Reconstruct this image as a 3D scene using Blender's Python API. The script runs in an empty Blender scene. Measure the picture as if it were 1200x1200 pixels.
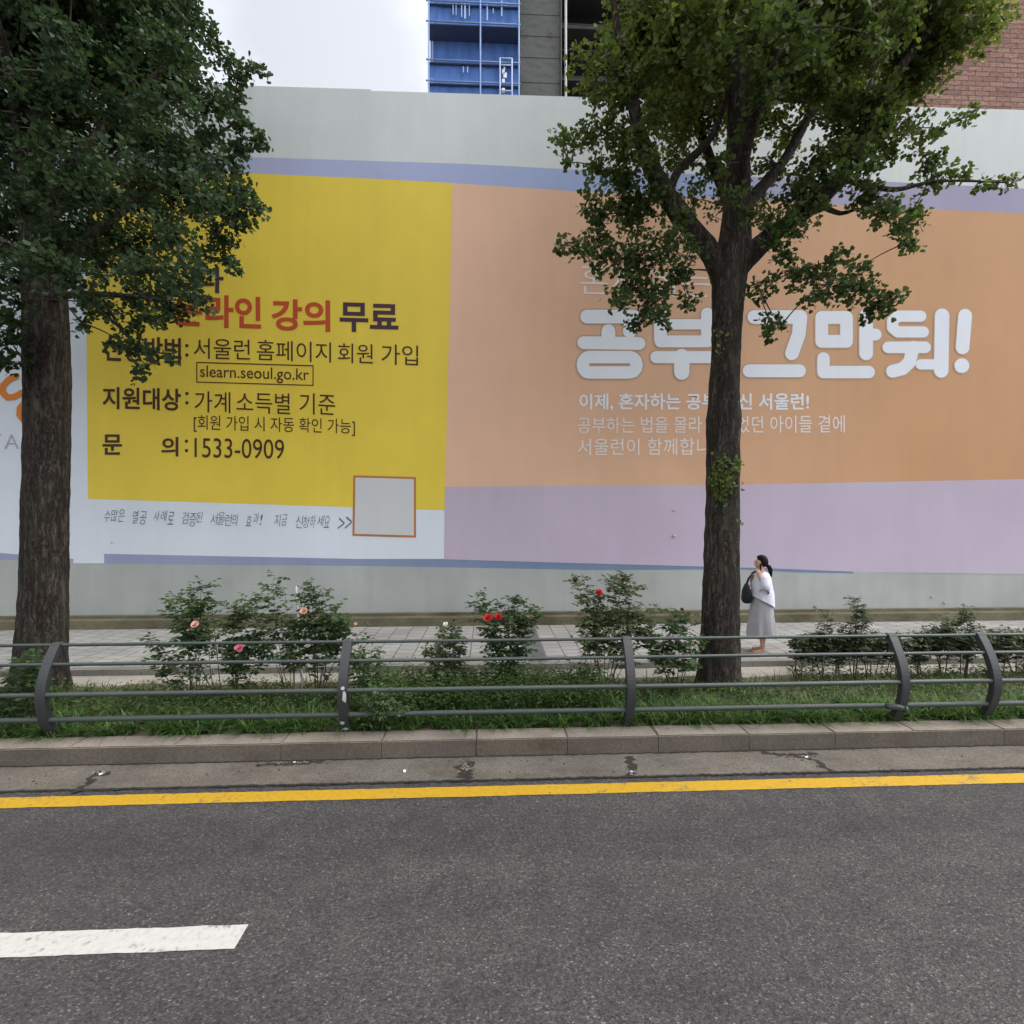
import bpy, bmesh, math, random
import numpy as np
from mathutils import Vector, Matrix, noise as mnoise

random.seed(7); RNG = np.random.default_rng(7)
S = bpy.context.scene
COL = S.collection
R = math.radians

# ------------------------------------------------------------------ camera
H = 2.45                      # lens height above the road
YAW = R(2.57)                 # street recedes a little to the right
cam_d = bpy.data.cameras.new('camera'); cam_d.sensor_fit = 'HORIZONTAL'
cam_d.angle = R(90.0); cam_d.clip_start = .05; cam_d.clip_end = 2000
cam = bpy.data.objects.new('camera', cam_d); COL.objects.link(cam)
cam.location = (0, 0, H); cam.rotation_euler = (R(90), 0, -YAW)
S.camera = cam

# ------------------------------------------------------------------ world, sun, exposure
SUN_EL, SUN_AZ = 62, 88      # degrees; azimuth clockwise from +Y: bright cloud along the street to the right
CLOUD_OFF = (2.7, .3, 7.8)
w = bpy.data.worlds.new('World'); S.world = w; w.use_nodes = True
nt = w.node_tree; nt.nodes.clear()
sky = nt.nodes.new('ShaderNodeTexSky'); sky.sky_type = 'NISHITA'; sky.sun_disc = False
sky.sun_elevation = R(SUN_EL); sky.sun_rotation = R(SUN_AZ)
sky.dust_density = 4.0; sky.air_density = 1.3; sky.ozone_density = 1.0
hs = nt.nodes.new('ShaderNodeHueSaturation'); hs.inputs['Saturation'].default_value = .16; hs.inputs['Value'].default_value = 1.0
bgn = nt.nodes.new('ShaderNodeBackground'); bgn.inputs[1].default_value = .15
wo = nt.nodes.new('ShaderNodeOutputWorld')
tcw = nt.nodes.new('ShaderNodeTexCoord'); mpw = nt.nodes.new('ShaderNodeMapping'); mpw.inputs['Location'].default_value = CLOUD_OFF
cl_ = nt.nodes.new('ShaderNodeTexNoise'); cl_.inputs['Scale'].default_value = 1.5; cl_.inputs['Detail'].default_value = 5; cl_.inputs['Roughness'].default_value = .5
crp = nt.nodes.new('ShaderNodeValToRGB'); crp.color_ramp.elements[0].position = .34; crp.color_ramp.elements[0].color = (.62, .63, .655, 1)
crp.color_ramp.elements[1].position = .62; crp.color_ramp.elements[1].color = (1.2, 1.2, 1.2, 1)
cmx = nt.nodes.new('ShaderNodeMix'); cmx.data_type = 'RGBA'; cmx.blend_type = 'MULTIPLY'; cmx.inputs['Factor'].default_value = 1
nt.links.new(tcw.outputs['Generated'], mpw.inputs['Vector']); nt.links.new(mpw.outputs[0], cl_.inputs['Vector']); nt.links.new(cl_.outputs[0], crp.inputs[0])
nt.links.new(sky.outputs[0], hs.inputs['Color']); nt.links.new(hs.outputs[0], cmx.inputs['A']); nt.links.new(crp.outputs[0], cmx.inputs['B'])
nt.links.new(cmx.outputs['Result'], bgn.inputs[0]); nt.links.new(bgn.outputs[0], wo.inputs[0])
sun_d = bpy.data.lights.new('sun', 'SUN'); sun_d.energy = .5; sun_d.angle = R(35); sun_d.color = (1, .97, .92)
sun = bpy.data.objects.new('sun', sun_d); COL.objects.link(sun)
az = R(SUN_AZ); el = R(SUN_EL)
sdir = Vector((math.sin(az)*math.cos(el), math.cos(az)*math.cos(el), math.sin(el)))
sun.rotation_euler = sdir.to_track_quat('Z', 'Y').to_euler(); sun.location = (0, -5, 30)
S.view_settings.view_transform = 'Standard'; S.view_settings.look = 'None'
S.view_settings.exposure = 1.38; S.view_settings.gamma = 1.0
S.cycles.max_bounces = 8; S.cycles.transparent_max_bounces = 8

# ------------------------------------------------------------------ measuring helpers (photo pixel -> place)
CA, SA = math.cos(YAW), math.sin(YAW)
def at(px, py, t):            # point at depth t along the view axis
    u = (px-600)/600; v = (600-py)/600
    return Vector((t*(u*CA+SA), t*(CA-u*SA), H+v*t))
def on_y(px, py, Y):          # point on the plane y = Y
    u = (px-600)/600
    return at(px, py, Y/(CA-u*SA))
def on_z(px, py, z):          # point on the level z
    return at(px, py, (H-z)*600/(py-600))

# ------------------------------------------------------------------ object helpers
def tag(o, label=None, cat=None, group=None, kind=None):
    if label: o['label'] = label
    if cat: o['category'] = cat
    if group: o['group'] = group
    if kind: o['kind'] = kind
    return o
def empty(name, loc):
    o = bpy.data.objects.new(name, None); COL.objects.link(o); o.location = loc
    o.empty_display_size = .2
    return o
def thing(name, loc, label, cat, group=None):
    return tag(empty(name, loc), label, cat, group)
def base_of(parent):
    while parent.parent: parent = parent.parent
    return Vector(parent.location)
def link_mesh(name, me, m, parent=None):
    if m is not None and len(me.materials) == 0: me.materials.append(m)
    o = bpy.data.objects.new(name, me); COL.objects.link(o)
    if parent: o.parent = parent
    return o

class MB:
    def __init__(s): s.v = []; s.f = []; s.mi = []
    def add(s, vs, fs, mi=0):
        n = len(s.v); s.v += [tuple(v) for v in vs]
        for f in fs: s.f.append(tuple(i+n for i in f)); s.mi.append(mi)
    def box(s, x0, x1, y0, y1, z0, z1, mi=0, M=None):
        vs = [Vector((x, y, z)) for z in (z0, z1) for y in (y0, y1) for x in (x0, x1)]
        if M is not None: vs = [M @ v for v in vs]
        s.add(vs, [(0, 2, 3, 1), (4, 5, 7, 6), (0, 1, 5, 4), (2, 6, 7, 3), (0, 4, 6, 2), (1, 3, 7, 5)], mi)
    def tube(s, pts, rad, n=8, cap=True, mi=0):
        pts = [Vector(p) for p in pts]
        if not hasattr(rad, '__len__'): rad = [rad]*len(pts)
        up = None; vs = []
        for i, p in enumerate(pts):
            d = (pts[min(i+1, len(pts)-1)]-pts[max(i-1, 0)])
            d = d.normalized() if d.length > 1e-9 else Vector((0, 0, 1))
            if up is None:
                up = Vector((1, 0, 0)) if abs(d.z) > .7 else Vector((0, 0, 1))
            a = d.cross(up)
            if a.length < 1e-6: a = d.orthogonal()
            a.normalize(); b = a.cross(d).normalized(); up = b
            for k in range(n):
                th = 2*math.pi*k/n
                vs.append(p+(a*math.cos(th)+b*math.sin(th))*rad[i])
        fs = []
        for i in range(len(pts)-1):
            for k in range(n):
                k2 = (k+1) % n
                fs.append((i*n+k, i*n+k2, (i+1)*n+k2, (i+1)*n+k))
        if cap:
            fs.append(tuple(range(n))[::-1]); fs.append(tuple((len(pts)-1)*n+k for k in range(n)))
        s.add(vs, fs, mi)
    def build(s, name, m, parent=None, smooth=False):
        org = base_of(parent) if parent else Vector((0, 0, 0))
        me = bpy.data.meshes.new(name)
        me.from_pydata([(v[0]-org.x, v[1]-org.y, v[2]-org.z) for v in s.v], [], s.f)
        for mm in (m if isinstance(m, (list, tuple)) else [m]): me.materials.append(mm)
        if any(s.mi): me.polygons.foreach_set('material_index', s.mi)
        me.validate(); 
        bm = bmesh.new(); bm.from_mesh(me); bmesh.ops.recalc_face_normals(bm, faces=bm.faces); bm.to_mesh(me); bm.free()
        if smooth: me.polygons.foreach_set('use_smooth', [True]*len(me.polygons))
        me.update()
        return link_mesh(name, me, None, parent)

def np_mesh(name, V, F, m, parent=None, rnd=None, smooth=False):
    """V (N,3), F (M,k) equal-sized faces, optional per-face random value"""
    org = np.array(base_of(parent)) if parent else np.zeros(3)
    V = np.asarray(V, dtype=np.float64)-org
    me = bpy.data.meshes.new(name); n, k = F.shape
    me.vertices.add(len(V)); me.vertices.foreach_set('co', V.astype(np.float32).ravel())
    me.loops.add(n*k); me.loops.foreach_set('vertex_index', F.astype(np.int32).ravel())
    me.polygons.add(n); me.polygons.foreach_set('loop_start', np.arange(0, n*k, k, dtype=np.int32))
    me.polygons.foreach_set('loop_total', np.full(n, k, dtype=np.int32))
    if smooth: me.polygons.foreach_set('use_smooth', np.ones(n, dtype=bool))
    if rnd is not None:
        a = me.attributes.new('rnd', 'FLOAT', 'FACE'); a.data.foreach_set('value', rnd.astype(np.float32))
    me.update(calc_edges=True); me.validate()
    return link_mesh(name, me, m, parent)

# ------------------------------------------------------------------ materials
def newmat(name):
    m = bpy.data.materials.new(name); m.use_nodes = True
    t = m.node_tree; b = t.nodes['Principled BSDF']
    return m, t, b
def nd(t, typ, **kw):
    n = t.nodes.new(typ)
    for k, v in kw.items(): setattr(n, k, v)
    return n
def noise_n(t, vec, scale, detail=6, rough=.55):
    n = nd(t, 'ShaderNodeTexNoise'); n.inputs['Scale'].default_value = scale
    n.inputs['Detail'].default_value = detail; n.inputs['Roughness'].default_value = rough
    if vec is not None: t.links.new(vec, n.inputs['Vector'])
    return n
def ramp(t, fac, stops):
    r = nd(t, 'ShaderNodeValToRGB'); e = r.color_ramp.elements
    while len(e) < len(stops): e.new(.5)
    for i, (p, c) in enumerate(stops):
        e[i].position = p; e[i].color = (*c, 1) if len(c) == 3 else c
    t.links.new(fac, r.inputs[0]); return r
def mix(t, fac, a, b, mode='MIX'):
    n = nd(t, 'ShaderNodeMix', data_type='RGBA', blend_type=mode)
    for s, v in ((n.inputs['Factor'], fac), (n.inputs['A'], a), (n.inputs['B'], b)):
        if hasattr(v, 'links') or hasattr(v, 'is_output'): t.links.new(v, s)
        elif isinstance(v, (int, float)): s.default_value = v
        else: s.default_value = (*v, 1) if len(v) == 3 else v
    return n.outputs['Result']
def objco(t): return nd(t, 'ShaderNodeTexCoord').outputs['Object']
def geo_pos(t): return nd(t, 'ShaderNodeNewGeometry').outputs['Position']
def mapping(t, vec, scale=(1, 1, 1), loc=(0, 0, 0), rot=(0, 0, 0)):
    n = nd(t, 'ShaderNodeMapping'); n.inputs['Scale'].default_value = scale
    n.inputs['Location'].default_value = loc; n.inputs['Rotation'].default_value = rot
    t.links.new(vec, n.inputs['Vector']); return n.outputs[0]
def bump(t, b, h, strength=.3, dist=.01):
    n = nd(t, 'ShaderNodeBump'); n.inputs['Strength'].default_value = strength; n.inputs['Distance'].default_value = dist
    t.links.new(h, n.inputs['Height']); t.links.new(n.outputs[0], b.inputs['Normal'])
def C8(r, g, b):              # sRGB 0-255 -> linear
    f = lambda c: (c/255/12.92) if c/255 <= .04045 else ((c/255+.055)/1.055)**2.4
    return (f(r), f(g), f(b))
def sc(c, k): return tuple(min(1, x*k) for x in c)

def simple(name, c, rough=.7, var=.12, scale=6, bmp=0, spec=.4, metal=0, fine=60):
    m, t, b = newmat(name); p = geo_pos(t)
    n = noise_n(t, p, scale); r = ramp(t, n.outputs[0], [(.25, sc(c, 1-var)), (.75, sc(c, 1+var))])
    t.links.new(r.outputs[0], b.inputs['Base Color']); b.inputs['Roughness'].default_value = rough
    b.inputs['Specular IOR Level'].default_value = spec; b.inputs['Metallic'].default_value = metal
    if bmp:
        n2 = noise_n(t, p, fine, 4); bump(t, b, n2.outputs[0], bmp, .01)
    return m

def paint(name, c, c2=None, x0=0, x1=1, var=.05):
    """printed / painted hoarding surface; c -> c2 is a printed gradient along the street"""
    m, t, b = newmat(name); p = geo_pos(t)
    n = noise_n(t, p, .55, 5); n3 = noise_n(t, mapping(t, p, (3, 3, .35)), 1.2, 5)
    if c2:
        sx = nd(t, 'ShaderNodeSeparateXYZ'); t.links.new(p, sx.inputs[0])
        mr = nd(t, 'ShaderNodeMapRange'); mr.inputs[1].default_value = x0; mr.inputs[2].default_value = x1
        t.links.new(sx.outputs[0], mr.inputs[0])
        colr = mix(t, mr.outputs[0], c, c2)
    else: colr = c
    f = ramp(t, n.outputs[0], [(.3, (1-var,)*3), (.7, (1+var,)*3)])
    f3 = ramp(t, n3.outputs[0], [(.3, (1-var*.7,)*3), (.6, (1, 1, 1))])
    a = mix(t, 1.0, colr, f.outputs[0], 'MULTIPLY'); a = mix(t, 1.0, a, f3.outputs[0], 'MULTIPLY')
    t.links.new(a, b.inputs['Base Color']); b.inputs['Roughness'].default_value = .62
    b.inputs['Specular IOR Level'].default_value = .3
    n2 = noise_n(t, p, 2.2, 3); bump(t, b, n2.outputs[0], .12, .03)
    return m

def leafmat(name, dark, light, tl=.35, rough=.45, third=None):
    m, t, b = newmat(name)
    at_ = nd(t, 'ShaderNodeAttribute', attribute_name='rnd')
    st = [(0, dark), (.75, light)] + ([(1, third)] if third else [])
    r = ramp(t, at_.outputs['Fac'], st)
    t.links.new(r.outputs[0], b.inputs['Base Color']); b.inputs['Roughness'].default_value = rough
    b.inputs['Specular IOR Level'].default_value = .22
    tr = nd(t, 'ShaderNodeBsdfTranslucent'); hsv = nd(t, 'ShaderNodeHueSaturation')
    hsv.inputs['Saturation'].default_value = 1.15; hsv.inputs['Value'].default_value = 1.5; hsv.inputs['Hue'].default_value = .485
    t.links.new(r.outputs[0], hsv.inputs['Color']); t.links.new(hsv.outputs[0], tr.inputs[0])
    mx = nd(t, 'ShaderNodeMixShader'); mx.inputs[0].default_value = tl
    t.links.new(b.outputs[0], mx.inputs[1]); t.links.new(tr.outputs[0], mx.inputs[2])
    t.links.new(mx.outputs[0], t.nodes['Material Output'].inputs[0])
    return m

def asphalt():
    m, t, b = newmat('asphalt'); p = geo_pos(t)
    big = noise_n(t, mapping(t, p, (.45, 1.0, 1)), 1.3, 7, .62)
    base = ramp(t, big.outputs[0], [(.3, (.047, .046, .0465)), (.47, (.054, .0525, .0528)), (.6, (.060, .0575, .0575)), (.75, (.069, .066, .0655))])
    v = nd(t, 'ShaderNodeTexVoronoi'); v.inputs['Scale'].default_value = 125; t.links.new(mapping(t, p, (.75, 1.15, 1)), v.inputs['Vector'])
    rv = nd(t, 'ShaderNodeSeparateColor'); t.links.new(v.outputs['Color'], rv.inputs[0])
    st = ramp(t, rv.outputs[0], [(0, (.60, .60, .61)), (.5, (.92, .91, .90)), (.86, (1.2, 1.18, 1.16)), (.97, (1.75, 1.7, 1.65)), (1, (3.0, 2.95, 2.85))])
    a = mix(t, 1.0, base.outputs[0], st.outputs[0], 'MULTIPLY')
    n2 = noise_n(t, p, 38, 4, .7); r2 = ramp(t, n2.outputs[0], [(.32, (.55, .55, .55)), (.5, (1, 1, 1)), (.72, (1.3, 1.3, 1.28))])
    a = mix(t, 1.0, a, r2.outputs[0], 'MULTIPLY')
    trk = noise_n(t, mapping(t, p, (.05, 1.0, 1)), 1.1, 4); rt = ramp(t, trk.outputs[0], [(.35, (.86, .86, .87)), (.65, (1.14, 1.13, 1.12))])
    a = mix(t, 1.0, a, rt.outputs[0], 'MULTIPLY')
    pt = noise_n(t, p, 4.5, 5, .65); rp_ = ramp(t, pt.outputs[0], [(.3, (.82, .82, .83)), (.7, (1.18, 1.16, 1.15))])
    a = mix(t, 1.0, a, rp_.outputs[0], 'MULTIPLY')
    # dark stretched pock marks
    n3 = noise_n(t, mapping(t, p, (5, 15, 1)), 1.9, 3); r3 = ramp(t, n3.outputs[0], [(.24, (.25, .25, .25)), (.29, (1, 1, 1))])
    a = mix(t, .8, a, r3.outputs[0], 'MULTIPLY')
    t.links.new(a, b.inputs['Base Color']); b.inputs['Roughness'].default_value = .88; b.inputs['Specular IOR Level'].default_value = .25
    d = nd(t, 'ShaderNodeMath', operation='ADD'); t.links.new(v.outputs['Distance'], d.inputs[0]); t.links.new(n2.outputs[0], d.inputs[1])
    bump(t, b, d.outputs[0], .7, .006)
    return m

def concrete(name, c, var=.2, sp=.35, stain=(.6, .55, .48)):
    m, t, b = newmat(name); p = geo_pos(t)
    n = noise_n(t, p, 1.6, 7, .62); r = ramp(t, n.outputs[0], [(.28, sc(c, 1-var)), (.72, sc(c, 1+var))])
    n2 = noise_n(t, p, 55, 4, .7); r2 = ramp(t, n2.outputs[0], [(.3, (1-sp,)*3), (.55, (1, 1, 1)), (.75, (1+sp*.6,)*3)])
    a = mix(t, 1.0, r.outputs[0], r2.outputs[0], 'MULTIPLY')
    n3 = noise_n(t, mapping(t, p, (1.2, 3, 3)), 1.1, 6, .65); r3 = ramp(t, n3.outputs[0], [(.5, (0, 0, 0)), (.72, (.75,)*3)])
    a = mix(t, r3.outputs[0], a, mix(t, 1.0, a, stain, 'MULTIPLY'))
    v = nd(t, 'ShaderNodeTexVoronoi'); v.inputs['Scale'].default_value = 90; t.links.new(p, v.inputs['Vector'])
    sp2 = nd(t, 'ShaderNodeSeparateColor'); t.links.new(v.outputs['Color'], sp2.inputs[0])
    r4 = ramp(t, sp2.outputs[0], [(0, (.6,)*3), (.12, (1,)*3), (.93, (1,)*3), (1, (1.5,)*3)])
    a = mix(t, .7, a, r4.outputs[0], 'MULTIPLY')
    t.links.new(a, b.inputs['Base Color']); b.inputs['Roughness'].default_value = .9; b.inputs['Specular IOR Level'].default_value = .2
    bump(t, b, n2.outputs[0], .4, .006)
    return m, t, b, a

def tiles():
    m, t, b = newmat('paving_tiles'); p = geo_pos(t)
    br = nd(t, 'ShaderNodeTexBrick'); br.offset = .5
    br.inputs['Scale'].default_value = 1; br.inputs['Brick Width'].default_value = .23; br.inputs['Row Height'].default_value = .3
    br.inputs['Mortar Size'].default_value = .008; br.inputs['Mortar Smooth'].default_value = .2; br.inputs['Bias'].default_value = 0
    br.inputs['Color1'].default_value = (*TILE1, 1); br.inputs['Color2'].default_value = (*TILE2, 1)
    br.inputs['Mortar'].default_value = (.075, .07, .062, 1)
    t.links.new(mapping(t, p, rot=(0, 0, R(90))), br.inputs['Vector'])
    n = noise_n(t, p, 1.1, 6); r = ramp(t, n.outputs[0], [(.3, (.8, .79, .77)), (.7, (1.08, 1.08, 1.07))])
    a = mix(t, 1.0, br.outputs['Color'], r.outputs[0], 'MULTIPLY')
    n2 = noise_n(t, p, 70, 3); r2 = ramp(t, n2.outputs[0], [(.3, (.88,)*3), (.7, (1.1,)*3)])
    a = mix(t, 1.0, a, r2.outputs[0], 'MULTIPLY')
    t.links.new(a, b.inputs['Base Color']); b.inputs['Roughness'].default_value = .85
    inv = nd(t, 'ShaderNodeMath', operation='SUBTRACT'); inv.inputs[0].default_value = 1; t.links.new(br.outputs['Fac'], inv.inputs[1])
    bump(t, b, inv.outputs[0], .5, .006)
    return m
TILE1 = (.335, .33, .315); TILE2 = (.265, .26, .25)

def bark():
    m, t, b = newmat('ginkgo_bark'); p = geo_pos(t)
    q = mapping(t, p, (1, 1, .19))
    n = noise_n(t, q, 16, 8, .65); nw = noise_n(t, mapping(t, p, (1, 1, .8)), 5, 3)
    ad = nd(t, 'ShaderNodeVectorMath', operation='MULTIPLY_ADD')
    ad.inputs[1].default_value = (.10, .10, .25); t.links.new(nw.outputs['Color'], ad.inputs[0]); t.links.new(mapping(t, p, (1, 1, .14)), ad.inputs[2])
    nr = noise_n(t, ad.outputs[0], 15, 5, .6); nr2 = noise_n(t, mapping(t, p, (1, 1, .5)), 30, 4, .6)
    def ridge(o, k):
        m1 = nd(t, 'ShaderNodeMath', operation='SUBTRACT'); t.links.new(o, m1.inputs[0]); m1.inputs[1].default_value = .5
        m2 = nd(t, 'ShaderNodeMath', operation='ABSOLUTE'); t.links.new(m1.outputs[0], m2.inputs[0])
        m3 = nd(t, 'ShaderNodeMath', operation='MULTIPLY', use_clamp=True); t.links.new(m2.outputs[0], m3.inputs[0]); m3.inputs[1].default_value = k
        return m3.outputs[0]
    mm = nd(t, 'ShaderNodeMath', operation='MULTIPLY'); t.links.new(ridge(nr.outputs[0], 11), mm.inputs[0])
    mm2 = nd(t, 'ShaderNodeMath', operation='MULTIPLY_ADD', use_clamp=True); t.links.new(ridge(nr2.outputs[0], 9), mm2.inputs[0]); mm2.inputs[1].default_value = .6; mm2.inputs[2].default_value = .4
    t.links.new(mm2.outputs[0], mm.inputs[1])
    rv = ramp(t, mm.outputs[0], [(.05, (0, 0, 0)), (.6, (1, 1, 1))])
    r = ramp(t, n.outputs[0], [(.28, (.020, .017, .014)), (.5, (.058, .048, .040)), (.72, (.125, .105, .09))])
    a = mix(t, rv.outputs[0], (.022, .018, .015), r.outputs[0])
    n3 = noise_n(t, p, 1.6, 4); r3 = ramp(t, n3.outputs[0], [(.5, (0, 0, 0)), (.75, (.5,)*3)])
    a = mix(t, r3.outputs[0], a, (.07, .075, .05))
    t.links.new(a, b.inputs['Base Color']); b.inputs['Roughness'].default_value = .92; b.inputs['Specular IOR Level'].default_value = .15
    h = mix(t, .4, rv.outputs[0], n.outputs[0]); bump(t, b, h, .9, .02)
    return m

def brick():
    m, t, b = newmat('split_face_brick'); p = geo_pos(t)
    br = nd(t, 'ShaderNodeTexBrick'); br.offset = .5
    br.inputs['Scale'].default_value = 1; br.inputs['Brick Width'].default_value = .9; br.inputs['Row Height'].default_value = .3
    br.inputs['Mortar Size'].default_value = .035; br.inputs['Mortar Smooth'].default_value = .6
    br.inputs['Color1'].default_value = (.36, .20, .155, 1); br.inputs['Color2'].default_value = (.24, .125, .10, 1); br.inputs['Mortar'].default_value = (.10, .06, .05, 1)
    t.links.new(mapping(t, p, rot=(R(-90), 0, 0)), br.inputs['Vector'])
    n = noise_n(t, mapping(t, p, (1, 1, 2.5)), 3.2, 6, .7); r = ramp(t, n.outputs[0], [(.3, (.5, .5, .5)), (.55, (1, 1, 1)), (.72, (1.6, 1.55, 1.5))])
    a = mix(t, 1.0, br.outputs['Color'], r.outputs[0], 'MULTIPLY')
    t.links.new(a, b.inputs['Base Color']); b.inputs['Roughness'].default_value = .9
    bump(t, b, n.outputs[0], .8, .08)
    return m

M_asphalt = asphalt()
M_gutter, _t, _b, _a = concrete('gutter_concrete', (.130, .116, .098), .26, .42)
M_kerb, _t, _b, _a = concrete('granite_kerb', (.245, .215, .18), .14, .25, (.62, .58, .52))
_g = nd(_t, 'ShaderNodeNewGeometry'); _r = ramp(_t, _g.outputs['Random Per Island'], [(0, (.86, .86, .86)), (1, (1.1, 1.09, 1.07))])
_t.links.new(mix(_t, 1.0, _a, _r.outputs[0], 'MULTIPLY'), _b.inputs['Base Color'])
M_kerbface, _t, _b, _a = concrete('shaded_granite', (.125, .107, .088), .16, .28, (.62, .56, .5))  # kerb front faces: same granite, their shade painted in as a darker colour
M_kerb2, _t, _b, _a = concrete('back_kerb_stone', (.22, .21, .185), .15, .2)
M_plinth, _t, _b, _a = concrete('mossy_plinth', (.15, .135, .09), .3, .3, (.42, .45, .27))
M_soil, _t, _b, _a = concrete('soil', (.14, .115, .085), .35, .5)
M_sand, _t, _b, _a = concrete('pale_soil', (.33, .31, .27), .2, .3)
M_tiles = tiles()
M_darktile, _t, _b, _a = concrete('dark_tile', (.13, .13, .13), .15, .3)
def roadpaint(name, c, wear=.5):
    m, t, b = newmat(name); p = geo_pos(t)
    n = noise_n(t, p, 26, 6, .7); n1 = noise_n(t, p, 3, 5); 
    r = ramp(t, n.outputs[0], [(.25, sc(c, .72)), (.5, c), (.8, sc(c, 1.12))])
    s = nd(t, 'ShaderNodeMath', operation='MULTIPLY'); t.links.new(n.outputs[0], s.inputs[0]); t.links.new(n1.outputs[0], s.inputs[1])
    r2 = ramp(t, s.outputs[0], [(.13, (wear,)*3), (.19, (0, 0, 0))])
    a = mix(t, r2.outputs[0], r.outputs[0], (.09, .085, .08))
    t.links.new(a, b.inputs['Base Color']); b.inputs['Roughness'].default_value = .75; bump(t, b, n.outputs[0], .4, .004)
    return m
M_yellow = roadpaint('yellow_line_paint', (.42, .245, .005), .75)
M_white = roadpaint('white_line_paint', (.42, .41, .385), .8)
M_crack = simple('crack_dirt', (.024, .02, .016), .95, .4, 20)
M_bark = bark()
M_twig = simple('twig_bark', (.06, .048, .035), .9, .3, 12)
M_steel = simple('grey_green_steel', (.030, .034, .037), .45, .12, 5, .06, .5)
M_railm = simple('rail_steel', (.036, .050, .046), .45, .12, 5, .05, .5)
def worn(m, chip, dust):
    t = m.node_tree; b = t.nodes['Principled BSDF']; src = b.inputs['Base Color'].links[0].from_socket; p = geo_pos(t)
    n = noise_n(t, p, 22, 6, .7); r = ramp(t, n.outputs[0], [(.67, (0, 0, 0)), (.71, (.9,)*3)])
    a = mix(t, r.outputs[0], src, chip)
    g = nd(t, 'ShaderNodeNewGeometry'); sx = nd(t, 'ShaderNodeSeparateXYZ'); t.links.new(g.outputs['Normal'], sx.inputs[0])
    n2 = noise_n(t, p, 3, 5, .65); m1 = nd(t, 'ShaderNodeMath', operation='MULTIPLY', use_clamp=True); t.links.new(sx.outputs[2], m1.inputs[0]); t.links.new(n2.outputs[0], m1.inputs[1])
    a = mix(t, m1.outputs[0], a, dust); t.links.new(a, b.inputs['Base Color'])
    rr_ = ramp(t, n2.outputs[0], [(.3, (.35,)*3), (.7, (.65,)*3)]); t.links.new(rr_.outputs[0], b.inputs['Roughness'])
worn(M_steel, (.09, .075, .06), (.085, .085, .08)); worn(M_railm, (.08, .06, .045), (.085, .095, .085))
M_scuff = simple('scuffed_filler', (.5, .5, .48), .8, .2, 20)
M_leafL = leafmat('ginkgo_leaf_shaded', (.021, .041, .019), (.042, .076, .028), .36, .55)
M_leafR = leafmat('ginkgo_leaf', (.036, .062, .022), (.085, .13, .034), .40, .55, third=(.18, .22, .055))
M_rose = leafmat('rose_leaf', (.030, .060, .026), (.072, .115, .046), .3)
M_rose2 = leafmat('rose_leaf_light', (.04, .065, .025), (.10, .135, .055), .28)
M_hedge = leafmat('hedge_leaf', (.03, .05, .025), (.085, .105, .055), .2)
M_shrub = leafmat('shrub_leaf', (.05, .085, .035), (.11, .165, .07), .3)
M_grass = leafmat('lilyturf', (.042, .088, .026), (.11, .20, .055), .38, third=(.20, .27, .10))
M_weed = leafmat('weed_leaf', (.034, .064, .021), (.092, .152, .044), .35, third=(.17, .21, .07))
M_pink = simple('pink_petal', (.60, .17, .20), .6, .2, 40)
M_palepink = simple('pale_pink_petal', (.66, .36, .30), .6, .25, 40)
M_red = simple('red_petal', (.45, .018, .022), .55, .35, 40)
M_dred = simple('dark_red_petal', (.09, .012, .018), .6, .3, 40)
M_wpetal = simple('cream_petal', (.75, .72, .62), .6, .1, 40)

# ------------------------------------------------------------------ the setting: ground, road, kerbs, pavement
XL, XR = -60, 60
def struct(name, mb, m, smooth=False): return tag(mb.build(name, m, None, smooth), kind='structure')
mb = MB(); mb.add([(-900, -900, -.05), (900, -900, -.05), (900, 900, -.05), (-900, 900, -.05)], [(0, 1, 2, 3)])
struct('ground', mb, simple('far_ground', (.16, .15, .14), .95, .15, .3))
mb = MB(); mb.box(XL, XR, -14, 4.67, -.2, 0); struct('road', mb, M_asphalt)
Y_G0, Y_K0, Y_K1 = 4.67, 5.12, 5.37
ZK = .18
# gutter slabs, split at their real joints
def x_at(px, py, z=0): return on_z(px, py, z).x
joints = [x_at(100, 908), x_at(546, 900), x_at(738, 895), x_at(950, 893)]
js = [-60, -30, -12, -8.6] + joints + [7.2, 10, 13, 30, 60]
mb = MB()
for a, b_ in zip(js[:-1], js[1:]):
    mb.box(a+.0005, b_-.0005, Y_G0+.006, Y_K0+.08, -.2, .012)
struct('gutter', mb, M_gutter)
mb = MB(); mb.box(XL, XR, Y_G0-.05, Y_K0+.02, -.25, -.012); struct('gutter_bed', mb, M_crack)
# cracks and dirt: ragged strips lying on the gutter
def ragged(mb, pts, wid, z, seed):
    rr = random.Random(seed); P = []
    for i in range(len(pts)-1):
        a, b_ = Vector(pts[i]), Vector(pts[i+1]); n = max(2, int((b_-a).length/.03))
        for k in range(n): P.append(a.lerp(b_, k/n))
    P.append(Vector(pts[-1])); L = []; Rr = []
    for i, p in enumerate(P):
        d = (P[min(i+1, len(P)-1)]-P[max(0, i-1)]); d = Vector((-d.y, d.x)).normalized() if d.length else Vector((1, 0))
        ww = wid*(.45+.9*rr.random()); o = (rr.random()-.5)*wid*.9
        L.append((p.x+d.x*(o+ww/2), p.y+d.y*(o+ww/2), z)); Rr.append((p.x+d.x*(o-ww/2), p.y+d.y*(o-ww/2), z))
    n = len(P); mb.add(L+Rr, [(i, i+1, n+i+1, n+i) for i in range(n-1)])
def g2(px, py): v = on_z(px, py, .015); return (v.x, v.y)
mb = MB()
ragged(mb, [g2(86, 929), g2(104, 917), g2(110, 907), g2(122, 903)], .06, .016, 1)
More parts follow.
